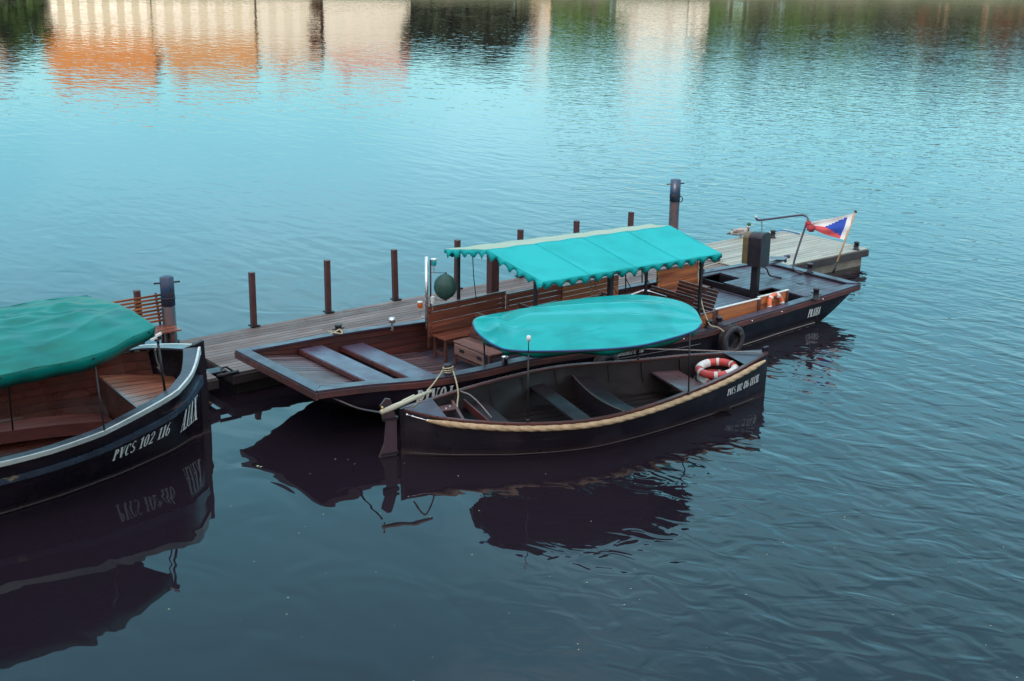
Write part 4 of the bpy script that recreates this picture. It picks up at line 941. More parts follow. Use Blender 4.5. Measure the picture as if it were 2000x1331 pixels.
for i in range(9):
    v = -.62+i*.2+.25; m.fbox(SF, 1.1, 5.9, v, v+.17, .05, .072)
obj('floor_boards', m, oldb, sm)
# lettering on bow
def st_(s0, s1, k0, k1):
    return lambda u, h: s_side(s0+(s1-s0)*u, k0+(k1-k0)*h)-Vector((-SF.n,SF.c,0))*.012
obj('name_lettering', text_mesh('PVCS 102 816 LUCIE', st_(5.84, 6.70, .56, .38), 0, 1), letter, sm)
m = M(); m.tube([s_side(s,.93)-Vector((-SF.n,SF.c,0))*.004 for s in [.1+6.5*i/50 for i in range(51)]], .007, 5); obj('waterline_seam', m, roped, shull)
# cover on thin poles
ZC = 1.72
near_e = cr([at(x,y,ZC) for x,y in ((923,629),(930,645),(948,662),(970,675),(997,683),(1060,685),(1160,682),(1244,675),(1314,659),(1356,645),(1371,630))], 6)
far_e = cr([at(x,y,z) for x,y,z in ((923,629,ZC),(940,619,ZC),(975,611,1.74),(1009,606,1.76),(1072,592,1.80),(1130,584,1.83),(1190,578,1.84),(1252,576,1.82),(1320,586,1.78),(1355,602,1.74),(1371,627,ZC))], 6)
rows = []; NN = len(near_e)
def wr(i, k):  # crease folds near the left end
    return 0
for i in range(NN):
    row = []; a, b = near_e[i], far_e[i]
    for k in range(49):
        w = k/48; p = lerp(a,b,w); q = i/(NN-1)
        arch = .11*math.sin(math.pi*w)*math.sin(math.pi*min(1,q*1.2+.02))**.5 if 0 < q < 1 else 0
        fold = .09*math.exp(-((q-.27)/.10)**2)*math.sin(w*9+q*20)*w*(1-w)*3
        ridge = .07*math.exp(-((w-.42-.06*math.sin(q*4))/.05)**2)*math.sin(math.pi*q)+.05*math.exp(-((w-.72)/.05)**2)*math.sin(math.pi*q)
        crs = .045*math.exp(-((q-.22)/.13)**2)*math.sin(math.pi*w)*((1-abs(math.sin(w*7.5-q*9+.6)))**2-.3)+.012*math.sin(math.pi*w)*math.sin(math.pi*q)*(1-abs(math.sin(q*14+w*2.2)))**3
        row.append(p+Vector((0,0,arch+fold+ridge+crs)))
    rows.append(row)
m = M().grid(rows); cov = obj('boat_cover', m, tarpS, sm, subd=1); q = cov.modifiers.new('solid','SOLIDIFY'); q.thickness = .004
def skirt(edge, name, d, inw, mt, par, wob=.02):
    m = M(); r = [[],[],[]]
    cen = sum(edge, Vector())/len(edge)
    for i, p in enumerate(edge):
        q_ = Vector((cen.x-p.x, cen.y-p.y, 0)).normalized(); dd = d*(1+.25*math.sin(i*.7)); w = wob*math.sin(i*1.1)
        r[0].append(p); r[1].append(p+Vector((0,0,-dd*.5))+q_*(inw*.3+w)); r[2].append(p+Vector((0,0,-dd))+q_*(inw+w*1.3))
    m.grid(r); o = obj(name, m, mt, par); q = o.modifiers.new('solid','SOLIDIFY'); q.thickness = .004
skirt(near_e, 'cover_skirt', .11, .06, tarpA, cov); skirt(far_e, 'cover_skirt', .10, .05, tarpA, cov)
m = M(); m.tube([p+Vector((0,0,-.012)) for p in near_e], .012, 6); obj('cover_hem', m, mat('navy_hem', (.01,.05,.22), .5), cov)
m = M(); m.tube([p+Vector((0,0,-.03)) for p in near_e[::3]]+[p+Vector((0,0,-.03)) for p in far_e[::3]][::-1], .012, 6); m.tube([near_e[24]-Vector((0,0,.02)), far_e[24]-Vector((0,0,.02))], .012, 6); m.tube([near_e[44]-Vector((0,0,.02)), far_e[44]-Vector((0,0,.02))], .012, 6); obj('cover_frame', m, iron, sm)
for (px,py,z,tx,ty,tz) in ((1031,822,.57,1032,690,1.69),(1345,768,.62,1347,652,1.70),(947,716,.68,945,662,1.69),(1246,702,.64,1248,588,1.78)):
    m = M(); m.tube([at(px,py,z), at(tx,ty,tz)], .013, 8); m.lathe(at(px,py,z)-Vector((0,0,.02)), [(0,.05),(.025,.05),(.03,.0),(0,0)], 10); obj('cover_pole', m, iron, sm)
m = M(); a = at(1032,690,1.70); m.tube([a, a+Vector((0,0,.20))], .008, 6); lt = obj('lamp_stem', m, iron, sm); m = M(); m.lathe(a+Vector((0,0,.20)), [(0,0),(.03,0),(.035,.04),(.03,.08),(0,.09)], 12); obj('anchor_lamp', m, whitep, lt)
# life rings stacked in bow
rc = at(1425,728,.62)
life_ring(SF.P(6.02,smid(6.02)+.01,.38), (.05,-.05,1), .305, .064, redp, 'red and white life ring at the bottom of the stack in the rope-edged boat', 150, 'life rings stacked in the small boat')
life_ring(SF.P(5.99,smid(5.99)+.01,.58), (-.10,-.06,1), .315, .068, redp, 'red and white life ring on top of the stack in the rope-edged boat', 20, 'life rings stacked in the small boat', twine=False)
life_ring(B(11.05, nv(11)+.235, .60), (vn*-1+Vector((0,0,.30))), .20, .05, orap, 'orange and white life ring leaning on the orange side panel near the stern deck', 245, None, twine=False, cov=13)

# ------------------------------------------------------------------ left launch with green cover (AJAX)
AF = Frame(at(380,858,0), AAZ); A_ = AF.P
_a = [(387,677,1.50),(382,705,1.43),(372,732,1.36),(345,765,1.27),(300,792,1.18),(200,845,1.05),(100,880,.97),(0,905,.92)]
ap = [AF.inv(at(*q))+(q[2],) for q in _a]; axis_v = ap[0][1]
_w = [(378,858),(340,881),(240,926),(120,970),(0,1007)]; wp = [AF.inv(at(x,y,0)) for x,y in _w]
hs = [-a[0]+ap[0][0] for a in ap]; hw = [max(0,-(a[1]-axis_v)) for a in ap]; hz = [a[2] for a in ap]
hs += [hs[-1]+1.2, hs[-1]+2.6, hs[-1]+4.0, hs[-1]+5.0]; hw += [hw[-1]-.02, hw[-1]-.15, hw[-1]-.45, hw[-1]-.85]; hz += [.90,.95,1.05,1.15]
LA = hs[-1]
half = lambda d: interp(d, hs, hw) ; hgt = lambda d: sinterp(d, hs, hz)
ws = [-a[0]+ap[0][0] for a in wp]; ww = [max(0, axis_v-a[1]) for a in wp]
ws += [LA-3.2, LA-1.2, LA]; ww += [ww[-1], ww[-1]-.2, .3]
wlh = lambda d: max(0, interp(d, ws, ww))
half_r = lambda d: max(0, (half(d-.06)+half(d)+half(d+.06))/3) if d > .02 else 0
def a_side(d, k, near=True):   # k 0 rail .. 1 waterline .. 2 bottom
    sg = -1 if near else 1; g = half_r(d); w = min(wlh(d), g); z = hgt(d)
    if k <= 1: b = g+(w-g)*k-.10*math.sin(math.pi*k)*min(1,g)*0; return AF.P(ap[0][0]-d, axis_v+sg*b, z*(1-k))
    return AF.P(ap[0][0]-d, axis_v+sg*w*(1-.6*(k-1)), -.3*(k-1))
la = thing('wooden_launch', 'black varnished launch with white rail stripe and wrinkled green cover at the left edge', 'boat', AF.P(-3,axis_v,-.1))
ds = [0,.03,.06,.1,.15,.2,.27,.35,.45,.55,.7,.85,1.0]+[1.0+(LA-1.0)*i/40 for i in range(1,41)]
KS = (0,.15,.3,.45,.6,.8,1,1.5,2)
rows = [[a_side(d,k,True) for k in KS]+[a_side(d,k,False) for k in KS[::-1]] for d in ds]
m = M().grid(rows); m.add(rows[-1], [tuple(range(len(rows[-1])))[::-1]]); ahull = obj('hull', m, blackA, la)
va = Vector((-AF.n, AF.c, 0))
def a_norm(d, near=True):
    e = .08; p, q = a_side(d+e,.2,near), a_side(max(0,d-e),.2,near); t = q-p; t.z = 0; t.normalize(); nn = Vector((t.y,-t.x,0))
    if nn.dot(va) > 0: nn = -nn
    return nn if near else Vector((0,0,0))+(-(nn-2*nn.dot(va)*va))
def a_out(d, near=True):
    n_ = a_norm(d, True)
    if near: return n_
    # mirror about the boat axis
    return n_-2*n_.dot(va)*va
def strip(m, near, k0, k1, off, th, dd, zoff=0):
    rows_ = [[],[],[],[]]
    for d in dd:
        o_ = a_out(d, near); p, q = a_side(d,k0,near)+Vector((0,0,zoff)), a_side(d,k1,near)+Vector((0,0,zoff))
        rows_[0].append(p+o_*off); rows_[1].append(p+o_*(off+th)); rows_[2].append(q+o_*(off+th)); rows_[3].append(q+o_*off)
    m.grid(rows_+[rows_[0]], smooth=False)
dd = ds[1:]
m = M(); strip(m, True, -.01, .075, .004, .034, dd, .014); strip(m, False, -.01, .06, .004, .05, dd, .012); obj('white_stripe', m, stripe, la)
m = M(); strip(m, True, .30, .40, .001, .05, dd); strip(m, False, .30, .40, .001, .05, dd); obj('rubbing_band', m, bluer, la)
# cap rail (inside of stripe)
m = M()
for near in (True, False):
    r = [[],[]]
    for d in dd:
        o_ = a_out(d, near); p = a_side(d,0,near)+Vector((0,0,.022)); w = .14+.10*max(0,1-d/.5)
        qv = AF.inv(p-o_*w)[1]-axis_v
        ip = p-o_*w
        if (near and qv > -.0) or ((not near) and qv < 0): ip = AF.P(AF.inv(ip)[0], axis_v, ip.z)
        r[0].append(p+o_*.030); r[1].append(ip)
    m.grid(r, smooth=False); m.grid([[p-Vector((0,0,.03)) for p in r[1]], r[1]], smooth=False)
capA = mat('blue_grey_cap_rail', (.060,.075,.10), .28, dark=(.035,.04,.055), scale=4, stretch=(5,1,1), rot=AAZ)
obj('cap_rail', m, capA, la, recalc=False)
m = M(); e = ap[0][0]; m.hexa([AF.P(e-.05,axis_v-.035,-.35),AF.P(e+.14,axis_v-.035,-.35),AF.P(e+.14,axis_v+.035,-.35),AF.P(e-.05,axis_v+.035,-.35),AF.P(e-.10,axis_v-.04,1.545),AF.P(e+.09,axis_v-.04,1.60),AF.P(e+.09,axis_v+.04,1.60),AF.P(e-.10,axis_v+.04,1.545)]); obj('stem_post', m, blackA, la, bevel=.01)
# inside planking
m = M()
for near in (True, False):
    N = 8
    for k in range(N):
        r0, r1 = [], []
        for d in [.55+(LA-.9)*i/44 for i in range(45)]:
            z = hgt(d); g = max(.02, half_r(d)-.13); lo = .16; sg = -1 if near else 1
            za, zc = lo+(z-.02-lo)*k/N, lo+(z-.02-lo)*(k+1)/N-.006; wv = min(wlh(d),half_r(d)); fa = max(.02, wv+(half_r(d)-wv)*za/z-.12)/g; fb = max(.02, wv+(half_r(d)-wv)*zc/z-.12)/g
            r0.append(AF.P(e-d, axis_v+sg*g*fa, za)); r1.append(AF.P(e-d, axis_v+sg*g*fb, zc))
        m.grid([r0,r1], smooth=False)
obj('inner_planking', m, mahog, la)
m = M()
for k, dz in ((0,.30),(1,.52)):
    for near in (False,True):
        sg = -1 if near else 1
        m.tube([AF.P(e-d, axis_v+sg*(max(.03,half_r(d)-.13)*(.93 if k == 0 else .86)-.02), hgt(d)-dz) for d in [.9+(LA-1.6)*i/40 for i in range(41)]], .020, 6)
obj('stringer', m, mat('honey_stringer', (.34,.12,.035), .35, dark=(.2,.07,.02), scale=5, coat=.4), la)
m = M(); 
for i in range(14):
    v = -1.05+i*.15; far_ = max(abs(v),abs(v+.144)); ok = [d for d in [1.2+.1*j for j in range(int((LA-2.0)/.1))] if min(wlh(d),half_r(d))-.10 > far_]
    if ok: m.fbox(AF, e-ok[-1], e-ok[0], axis_v+v, axis_v+v+.144, .12, .15)
obj('floor_boards', m, mahog, la)
# bow seat: boards fanning to the stem
m = M(); zS = .93; nb = 12; d0, d1 = .30, 1.28
for i in range(nb):
    f0, f1 = -1+2*i/nb+.006, -1+2*(i+1)/nb-.006; q0 = max(.05,half_r(d0)-.14); q1 = max(.05,half_r(d1)-.14); pts0 = []; pts1 = []
    for k in range(5):
        d = d0+(d1-d0)*k/4; g = max(.04, half_r(d)-.15); pts0.append(AF.P(e-d, axis_v+g*f0, zS)); pts1.append(AF.P(e-d, axis_v+g*f1, zS))
    m.grid([pts0, pts1], smooth=False)
bs = obj('bow_seat', m, mahogl, la, recalc=False)
m = M(); g = half_r(d1)-.16; gl = min(wlh(d1),g)-.10; m.hexa([AF.P(e-d1-.03,axis_v-gl,.3),AF.P(e-d1-.001,axis_v-gl,.3),AF.P(e-d1-.001,axis_v+gl,.3),AF.P(e-d1-.03,axis_v+gl,.3),AF.P(e-d1-.03,axis_v-g,zS+.001),AF.P(e-d1-.001,axis_v-g,zS+.001),AF.P(e-d1-.001,axis_v+g,zS+.001),AF.P(e-d1-.03,axis_v+g,zS+.001)]); obj('seat_front', m, mahog, bs)
# side benches and cross bench lower
m = M()
for sg in (-1,1):
    for j in range(3):
        r0, r1 = [], []
        for d in [1.35+(5.6-1.35)*i/16 for i in range(17)]:
            wv = min(wlh(d),half_r(d)); g = wv+(half_r(d)-wv)*.40/hgt(d)-.15; r0.append(AF.P(e-d, axis_v+sg*(g-.155*j), .40)); r1.append(AF.P(e-d, axis_v+sg*(g-.155*j-.15), .40))
        m.grid([r0,r1], smooth=False)
        if j == 2: m.grid([r1,[p-Vector((0,0,.2)) for p in r1]], smooth=False)
obj('side_bench', m, mat('dull_red_brown_bench', (.20,.065,.055), .42, dark=(.12,.04,.036), scale=5, stretch=(8,1,1), rot=AAZ, island=.2), la, recalc=False)
# lettering
def lt_(d0, d1, k0, k1): return lambda u, h: a_side(d0+(d1-d0)*u, k0+(k1-k0)*h)+a_norm(d0+(d1-d0)*u)*.012
def dpx(x, y, z): return e-AF.inv(at(x,y,z))[0]
obj('number_lettering', text_mesh('PVCS 102 116', lt_(1.92, .86, .66, .47), 0, 1), letter, la)
obj('name_lettering', text_mesh('AJAX', lt_(.60, .17, .76, .46), 0, 1), letter, la)
m = M(); m.tube([a_side(d,.97)+a_norm(d)*.004 for d in dd], .006, 5); obj('waterline_seam', m, roped, ahull)
# cover
ZA = 2.18
ne = [at(-420,800,ZA), at(-200,775,ZA), at(0,733,ZA), at(90,715,ZA), at(183,695,ZA), at(250,664,ZA), at(304,638,ZA)]
fe = [at(-420,640,ZA), at(-200,618,ZA), at(-60,606,ZA), at(0,601,ZA+.02), at(60,590,ZA+.03), at(110,583,ZA+.03), at(171,577,ZA+.02)]
nE, fE = cr(ne, 8), cr(fe, 8); rows = []; NN = len(nE)
wrn = random.Random(5); folds = [(wrn.uniform(0,1), wrn.uniform(.012,.05), wrn.uniform(-.6,.6), wrn.uniform(.010,.035)) for _ in range(24)]
for i in range(NN):
    row = []; u = i/(NN-1)
    for k in range(61):
        w = k/60; p = lerp(nE[i], fE[i], w); z = .15*math.sin(math.pi*min(1,w*1.05))**.8*(.5+.5*min(1,(1-u)*4))
        for (c, wd, sl, am) in folds:
            z += am*math.exp(-((w-c-sl*(u-.6))/wd)**2)*math.sin(math.pi*w)*min(1,(1-u)*3+.15)
        z += .01*math.sin(u*31+w*5)
        row.append(p+Vector((0,0,z)))
    rows.append(row)
m = M().grid(rows); acov = obj('boat_cover', m, tarpA, la, subd=1); q = acov.modifiers.new('solid','SOLIDIFY'); q.thickness = .005
def skirt2(edge, d0, d1, inw, name):
    m = M(); r = [[],[],[]]; cen = AF.P(e-3, axis_v, 0)
    for i, p in enumerate(edge):
        u = i/(len(edge)-1); dd_ = d0+(d1-d0)*u+.006*math.sin(i*.9); q_ = va*(1 if (cen-p).dot(va) > 0 else -1); w = .006*math.sin(i*.8)
        r[0].append(p); r[1].append(p+Vector((0,0,-dd_*.5))+q_*(inw*.4+w)); r[2].append(p+Vector((0,0,-dd_))+q_*(inw+w))
    m.grid(r); o = obj(name, m, tarpA, acov); q = o.modifiers.new('solid','SOLIDIFY'); q.thickness = .005
skirt2(nE, .24, .20, .10, 'cover_skirt'); skirt2(fE, .15, .12, .05, 'cover_skirt')
fr = [lerp(nE[-1], fE[-1], k/12)+Vector((0,0,.0)) for k in range(13)]
m = M(); m.grid([[rows[-1][k*5] for k in range(13)], [p-Vector((0,0,.10+.08*(1-i/12)))-Vector((AF.c,AF.n,0))*.06 for i, p in enumerate(fr)]]); obj('cover_skirt', m, tarpA, acov)
m = M(); m.tube([lerp(p,q_,.05)-Vector((0,0,.05)) for p,q_ in zip(nE[::4],fE[::4])], .02, 6); m.tube([lerp(q_,p,.05)-Vector((0,0,.05)) for p,q_ in zip(nE[::4],fE[::4])], .02, 6)
for i in (0, 16, 32, 46): m.tube([nE[i]-Vector((0,0,.045)), lerp(nE[i],fE[i],.5)+Vector((0,0,.05)), fE[i]-Vector((0,0,.045))], .018, 6)
obj('cover_frame', m, iron, la)
for (a, b, z0, z1) in (((322,764),(309,672),1.24,1.98),((204,842),(184,705),1.07,2.05),((25,840),(12,700),.5,2.1)):
    m = M(); m.tube([at(a[0],a[1],z0), at(b[0],b[1],z1)], .014 if a[0] < 300 else .019, 8); obj('cover_pole', m, iron, la)
q = at(309,672,1.98); m = M(); m.tube([q, q+Vector((0,0,.08))], .02, 8); m.beam(q+Vector((-.05,0,.06)), q+Vector((.05,.02,.10)), .05, .05); bl = obj('lamp_bracket', m, iron, la)
m = M(); m.beam(q+Vector((-.10,-.03,.07)), q+Vector((-.01,.0,.10)), .05, .025); m.beam(q+Vector((-.02,-.03,.13)), q+Vector((.06,.0,.17)), .05, .03); obj('lamp_housing', m, whitep, bl)

# ------------------------------------------------------------------ ropes
def rope_obj(pts, r, mt, label, n=6): obj('rope', M().tube(cr(pts,n), r, 7), mt, label=label, cat='rope')
bq = at(875,726,.86)
m = M()
for k in range(3):
    c_ = bq+Vector((0,0,.015+.03*k)); m.tube([c_+Vector((.082*math.cos(2*math.pi*j/18), .082*math.sin(2*math.pi*j/18), .012*math.sin(2*math.pi*j/18+k))) for j in range(18)], .013, 6, closed=True)
m.tube(cr([bq+Vector((-.08,0,.03)), at(848,748,.95), at(833,766,1.02), at(822,783,.95), at(806,796,.80)],5), .013, 6)
m.tube(cr([bq+Vector((.08,0,.03)), at(891,745,.86), at(895,770,.72), at(893,795,.58), at(899,813,.45)],5), .013, 6)
obj('rope', m, rope, label='cream mooring rope wound round the near bow bollard and tied to the pale tiller', cat='rope')
rope_obj([at(628,768,.86), at(660,782,.78), at(700,798,.72), at(742,806,.90)], .014, roped, 'dark slack rope from the flat bow corner down to the rudder head')
rope_obj([at(900,765,.68), at(918,772,.66), at(938,790,.55), at(960,816,.44)], .013, ropeg, 'grey cable lying over the stern seat inside the rope-edged boat')
rope_obj([at(1190,680,.70), at(1260,682,.72), at(1340,684,.74), at(1420,687,.78), at(1488,689,.84)], .013, ropeg, 'thin straight grey line running to the bow tip of the rope-edged boat')
rope_obj([at(1362,490,2.0), at(1363,520,1.6), at(1364,545,1.35), at(1370,590,1.0), at(1380,622,.78), at(1388,636,.70), at(1402,640,.68), at(1414,648,.62)], .014, rope, 'cream rope hanging from the awning corner down to the tyre fender')
rope_obj([at(1347,522,.72), at(1352,517,.72), at(1369,524,.78), at(1385,519,.74), at(1412,511,.62)], .016, rope, 'cream mooring line looped on the far stern bollard and tied to the pontoon')
rope_obj([at(1152,545,1.6), at(1154,560,1.4), at(1157,582,1.1)], .012, rope, 'short cream rope hanging under the near awning valance, left one')
rope_obj([at(1160,548,1.6), at(1166,566,1.35), at(1172,576,1.2)], .010, ropeg, 'short thin grey rope under the awning valance, right one')
rope_obj([at(642,655,.86), at(656,648,.92), at(664,644,.95), at(668,652,.90), at(652,650,.90), at(640,648,.55)], .015, rope, 'cream rope looped round the far bow bollard beside the pontoon')
rope_obj([at(303,682,1.9), at(305,700,1.7), at(311,716,1.5), at(320,734,1.2), at(316,728,1.25), at(308,718,1.4)], .012, ropeg, 'grey rope tangled round the black pole at the bow of the launch')
m = M(); m.tube([at(1284,520,1.7), at(1284,538,1.45), at(1283,556,1.2)], .018, 6); 
obj('rope', m, mat('yellow_black_cord', (.62,.45,.05), .6, dark=(.02,.02,.02), scale=16, p0=.48, p1=.52, rvar=0), label='short yellow and black cord hanging in front of the orange far panel', cat='rope')

# ------------------------------------------------------------------ duck on the pontoon
def duck():
    c = PF.P(14.3,-.35,.44); c = at(1445,464,.44); t = thing('duck', 'green headed mallard standing on the pontoon edge behind the motor housing', 'duck', c)
    f = Frame((c.x,c.y), 8); P = lambda a, b, z: f.P(a,b,.44+z)
    m = M(); st_d = [(-.30,.10,.012,.010),(-.22,.115,.05,.035),(-.12,.135,.085,.07),(.0,.15,.10,.085),(.10,.165,.09,.085),(.17,.20,.06,.065),(.20,.25,.04,.045),(.21,.30,.034,.036)]
    m.tube([P(a,0,z) for a,z,_,_ in st_d], [w for _,_,w,_ in st_d], 14); obj('body', m, mat('duck_pale_grey', (.50,.48,.44), .7, dark=(.30,.27,.25), scale=20), t)
    m = M(); m.blob(P(.225,0,.345), (.055,.042,.048), 12, 8, f.a); hd = obj('head', m, mat('duck_green', (.01,.13,.06), .3), t)
    m = M(); m.hexa([P(.27,-.016,.325),P(.33,-.012,.32),P(.33,.012,.32),P(.27,.016,.325),P(.27,-.012,.345),P(.33,-.008,.33),P(.33,.008,.33),P(.27,.012,.345)]); obj('bill', m, mat('duck_bill', (.6,.5,.08), .5), hd)
    m = M(); m.tube([P(.205,0,.275),P(.208,0,.29)], .040, 12); obj('neck_ring', m, whitep, t)
    m = M(); m.tube([P(.15,0,.17),P(.19,0,.21),P(.205,0,.262)], [.068,.055,.041], 12); obj('breast', m, mat('duck_brown', (.12,.05,.035), .7), t)
    for sg in (-1,1):
        m = M(); m.blob(P(-.05,sg*.075,.175), (.17,.022,.045), 12, 8, f.a); obj('wing', m, mat('duck_wing', (.10,.07,.06), .7, dark=(.3,.27,.24), scale=14), t)
        m = M(); m.tube([P(.02,sg*.03,.07),P(.02,sg*.03,0.0)], .008, 6); m.hexa([P(0,sg*.03-.02,0),P(.07,sg*.03-.03,0),P(.07,sg*.03+.03,0),P(0,sg*.03+.02,0),P(0,sg*.03-.01,.01),P(.07,sg*.03-.02,.006),P(.07,sg*.03+.02,.006),P(0,sg*.03+.01,.01)]); obj('leg', m, mat('duck_leg', (.5,.2,.04), .6), t)
    m = M(); m.tube([P(-.27,0,.11),P(-.36,0,.10)], [.03,.008], 8); obj('tail', m, mat('duck_tail', (.06,.05,.05), .7), t)
duck()

# ------------------------------------------------------------------ floating leaves
m = M(); lr = random.Random(11)
spots = [(508,911),(1240,1112),(845,1284),(808,1331),(994,1198),(636,1120),(1074,1126),(922,1084),(770,1222),(375,935),(470,1210),(140,950),(108,957),(840,1010),(1355,1048),(1498,1083),(1560,1122),(1585,948),(1720,988),(1130,1269),(1380,1266),(1505,1212),(1800,1070),(1900,880),(1950,925),(1650,1010),(1530,1060),(560,1200),(330,1190),(980,884),(1005,884),(1030,884),(1066,926),(790,905),(655,897),(680,898)]
spots += [(lr.uniform(450,1990), lr.uniform(900,1325)) for _ in range(34)]
for i, (x, y) in enumerate(spots):
    c = at(x,y,.004); n = 3 if i == 0 else 1
    for j in range(n):
        a = lr.uniform(0,6.28); l_ = lr.uniform(.008,.019) if i else .035; w_ = l_*.45; d = Vector((math.cos(a),math.sin(a),0)); p_ = Vector((-d.y,d.x,0)); cc = c+Vector((lr.uniform(-.06,.06)*(n>1),lr.uniform(-.03,.03)*(n>1),.001*j))
        m.add([cc-d*l_, cc+p_*w_, cc+d*l_, cc-p_*w_], [(0,3,2,1)])
obj('floating_leaves', m, leafy, kind='stuff', label='tiny yellow green leaves and specks drifting on the calm water', cat='leaves', recalc=False)

# ------------------------------------------------------------------ stone bridge the photograph was taken from (it shades the boats)
brm = mat('bridge_sandstone', (.30,.26,.20), .85, dark=(.16,.14,.11), scale=.9, stain=(.10,.09,.08), sscale=.3)
t = thing('stone_bridge', 'long sandstone bridge behind the viewpoint, shading the moored boats', 'bridge', (0,-6,-1))
m = M(); 
for i in range(-6,7):
    c_ = i*22
    m.hexa([(c_-4,-11,-1),(c_+4,-11,-1),(c_+4,-1.5,-1),(c_-4,-1.5,-1),(c_-4,-11,6.2),(c_+4,-11,6.2),(c_+4,-1.5,6.2),(c_-4,-1.5,6.2)])
    for k in range(10):   # arch soffit towards the next pier
        a0, a1 = math.pi*k/10, math.pi*(k+1)/10; xa, xb = c_+11-7*math.cos(a0), c_+11-7*math.cos(a1); za, zc = .2+5.2*math.sin(a0), .2+5.2*math.sin(a1)
        m.hexa([(xa,-11,za),(xb,-11,zc),(xb,-1.5,zc),(xa,-1.5,za),(xa,-11,6.2),(xb,-11,6.2),(xb,-1.5,6.2),(xa,-1.5,6.2)])
obj('arches', m, brm, t)
m = M(); m.hexa([(-150,-11,6.201),(150,-11,6.201),(150,-1.45,6.201),(-150,-1.45,6.201),(-150,-11,6.75),(150,-11,6.75),(150,-1.45,6.75),(-150,-1.45,6.75)]); obj('roadway', m, brm, t)
for y_ in (-11,-1.8):
    m = M(); m.hexa([(-150,y_,6.751),(150,y_,6.751),(150,y_+.4,6.751),(-150,y_+.4,6.751),(-150,y_,7.75),(150,y_,7.75),(150,y_+.4,7.75),(-150,y_+.4,7.75)]); obj('parapet', m, brm, t)

# ------------------------------------------------------------------ far bank, seen only as reflections on the water
YB = 176.0
def bx_(px): return (px-1000)/FPX*YB/math.cos(PITCH)*1.0
ground_m = mat('bank_ground', (.10,.11,.06), .9, dark=(.06,.07,.035), scale=.3)
g = M(); g.hexa([(-260,YB,-1),(260,YB,-1),(260,YB+200,-1),(-260,YB+200,-1),(-260,YB,1.2),(260,YB,1.2),(260,YB+200,3),(-260,YB+200,3)]); obj('far_bank', g, ground_m, kind='structure')
g = M(); 
g.hexa([(-260,YB-.6,-1),(260,YB-.6,-1),(260,YB-.01,-1),(-260,YB-.01,-1),(-260,YB-.5,1.5),(260,YB-.5,1.5),(260,YB-.01,1.5),(-260,YB-.01,1.5)])
obj('quay_wall', g, mat('quay_stone', (.10,.11,.07), .8, dark=(.05,.07,.035), scale=.3), label='low mossy stone quay wall along the far bank', cat='wall')
winm = mat('window_glass_with_blinds', (.46,.43,.37), .3); framem = mat('window_frame_paint', (.5,.47,.42), .6)
def building(x0, x1, wallh, rooft, wcol, rcol, label, nwin, rows_, y=YB+2, depth=10):
    x0, x1 = bx_(x0), bx_(x1); t = thing('house', label, 'house', ((x0+x1)/2, y+depth/2, 1.2), 'houses on the far bank'); z0 = 1.2
    m = M(); m.hexa([(x0,y,z0),(x1,y,z0),(x1,y+depth,z0),(x0,y+depth,z0),(x0,y,wallh),(x1,y,wallh),(x1,y+depth,wallh),(x0,y+depth,wallh)])
    obj('wall', m, mat('plaster', tuple(c*.85 for c in wcol), .85, dark=tuple(c*.86 for c in wcol), scale=.5), t)
    m = M(); o_ = .35; ry = y+depth/2
    m.add([(x0-o_,y-o_,wallh),(x1+o_,y-o_,wallh),(x1+o_,y+depth+o_,wallh),(x0-o_,y+depth+o_,wallh),(x0+1.2,ry,rooft),(x1-1.2,ry,rooft)], [(0,1,5,4),(1,2,5),(2,3,4,5),(3,0,4),(3,2,1,0)])
    obj('roof', m, mat('roof_tiles', rcol, .8, dark=tuple(c*.7 for c in rcol), scale=1.2), t)
    W = (x1-x0)/nwin
    for r in range(rows_):
        zc = z0+1.0+(wallh-z0-.4)*r/rows_
        for i in range(nwin):
            xc = x0+W*(i+.5); hw_, hh_ = min(.55,W*.25), min(.8,(wallh-z0)/rows_*.32)
            m = M(); m.hexa([(xc-hw_,y-.02,zc),(xc+hw_,y-.02,zc),(xc+hw_,y-.004,zc),(xc-hw_,y-.004,zc),(xc-hw_,y-.02,zc+2*hh_),(xc+hw_,y-.02,zc+2*hh_),(xc+hw_,y-.004,zc+2*hh_),(xc-hw_,y-.004,zc+2*hh_)])
            w_ = obj('window', m, winm, t)
    m = M(); m.hexa([(x0+2,ry-.4,rooft-1.2),(x0+2.8,ry-.4,rooft-1.2),(x0+2.8,ry+.4,rooft-1.2),(x0+2,ry+.4,rooft-1.2),(x0+2,ry-.4,rooft+.7),(x0+2.8,ry-.4,rooft+.7),(x0+2.8,ry+.4,rooft+.7),(x0+2,ry+.4,rooft+.7)]); obj('chimney', m, mat('brick', (.3,.12,.08), .8), t)
building(-330,-120, 8.5, 12, (.62,.56,.42), (.42,.16,.06), 'ochre house at the far left of the opposite bank', 7, 2)
building(-110, 52, 9.5, 12.5, (.55,.48,.36), (.25,.14,.10), 'tan house with brown roof left of the dark trees on the opposite bank', 5, 2)
building(112, 330, 7.0, 13.6, (.55,.50,.37), (.50,.20,.045), 'long cream house under a bright orange roof on the opposite bank', 8, 2)
building(332, 520, 7.2, 12.6, (.57,.52,.40), (.48,.24,.08), 'cream house with lighter orange roof beside the long one on the opposite bank', 6, 2)
building(524, 640, 9.0, 11.6, (.56,.53,.43), (.50,.30,.18), 'pale house with faded roof and brown end on the opposite bank', 4, 3)
building(646, 806, 8.8, 11.8, (.58,.56,.48), (.55,.32,.25), 'off white house with pink roof left of the dark tree group', 5, 3)
building(1000,1062, 6.6, 8.6, (.66,.52,.36), (.45,.18,.08), 'small orange house between dark and green trees', 2, 2)
building(1182,1312, 9.0, 10.5, (.66,.67,.60), (.62,.60,.55), 'tall white block standing alone above the trees on the opposite bank', 2, 4)
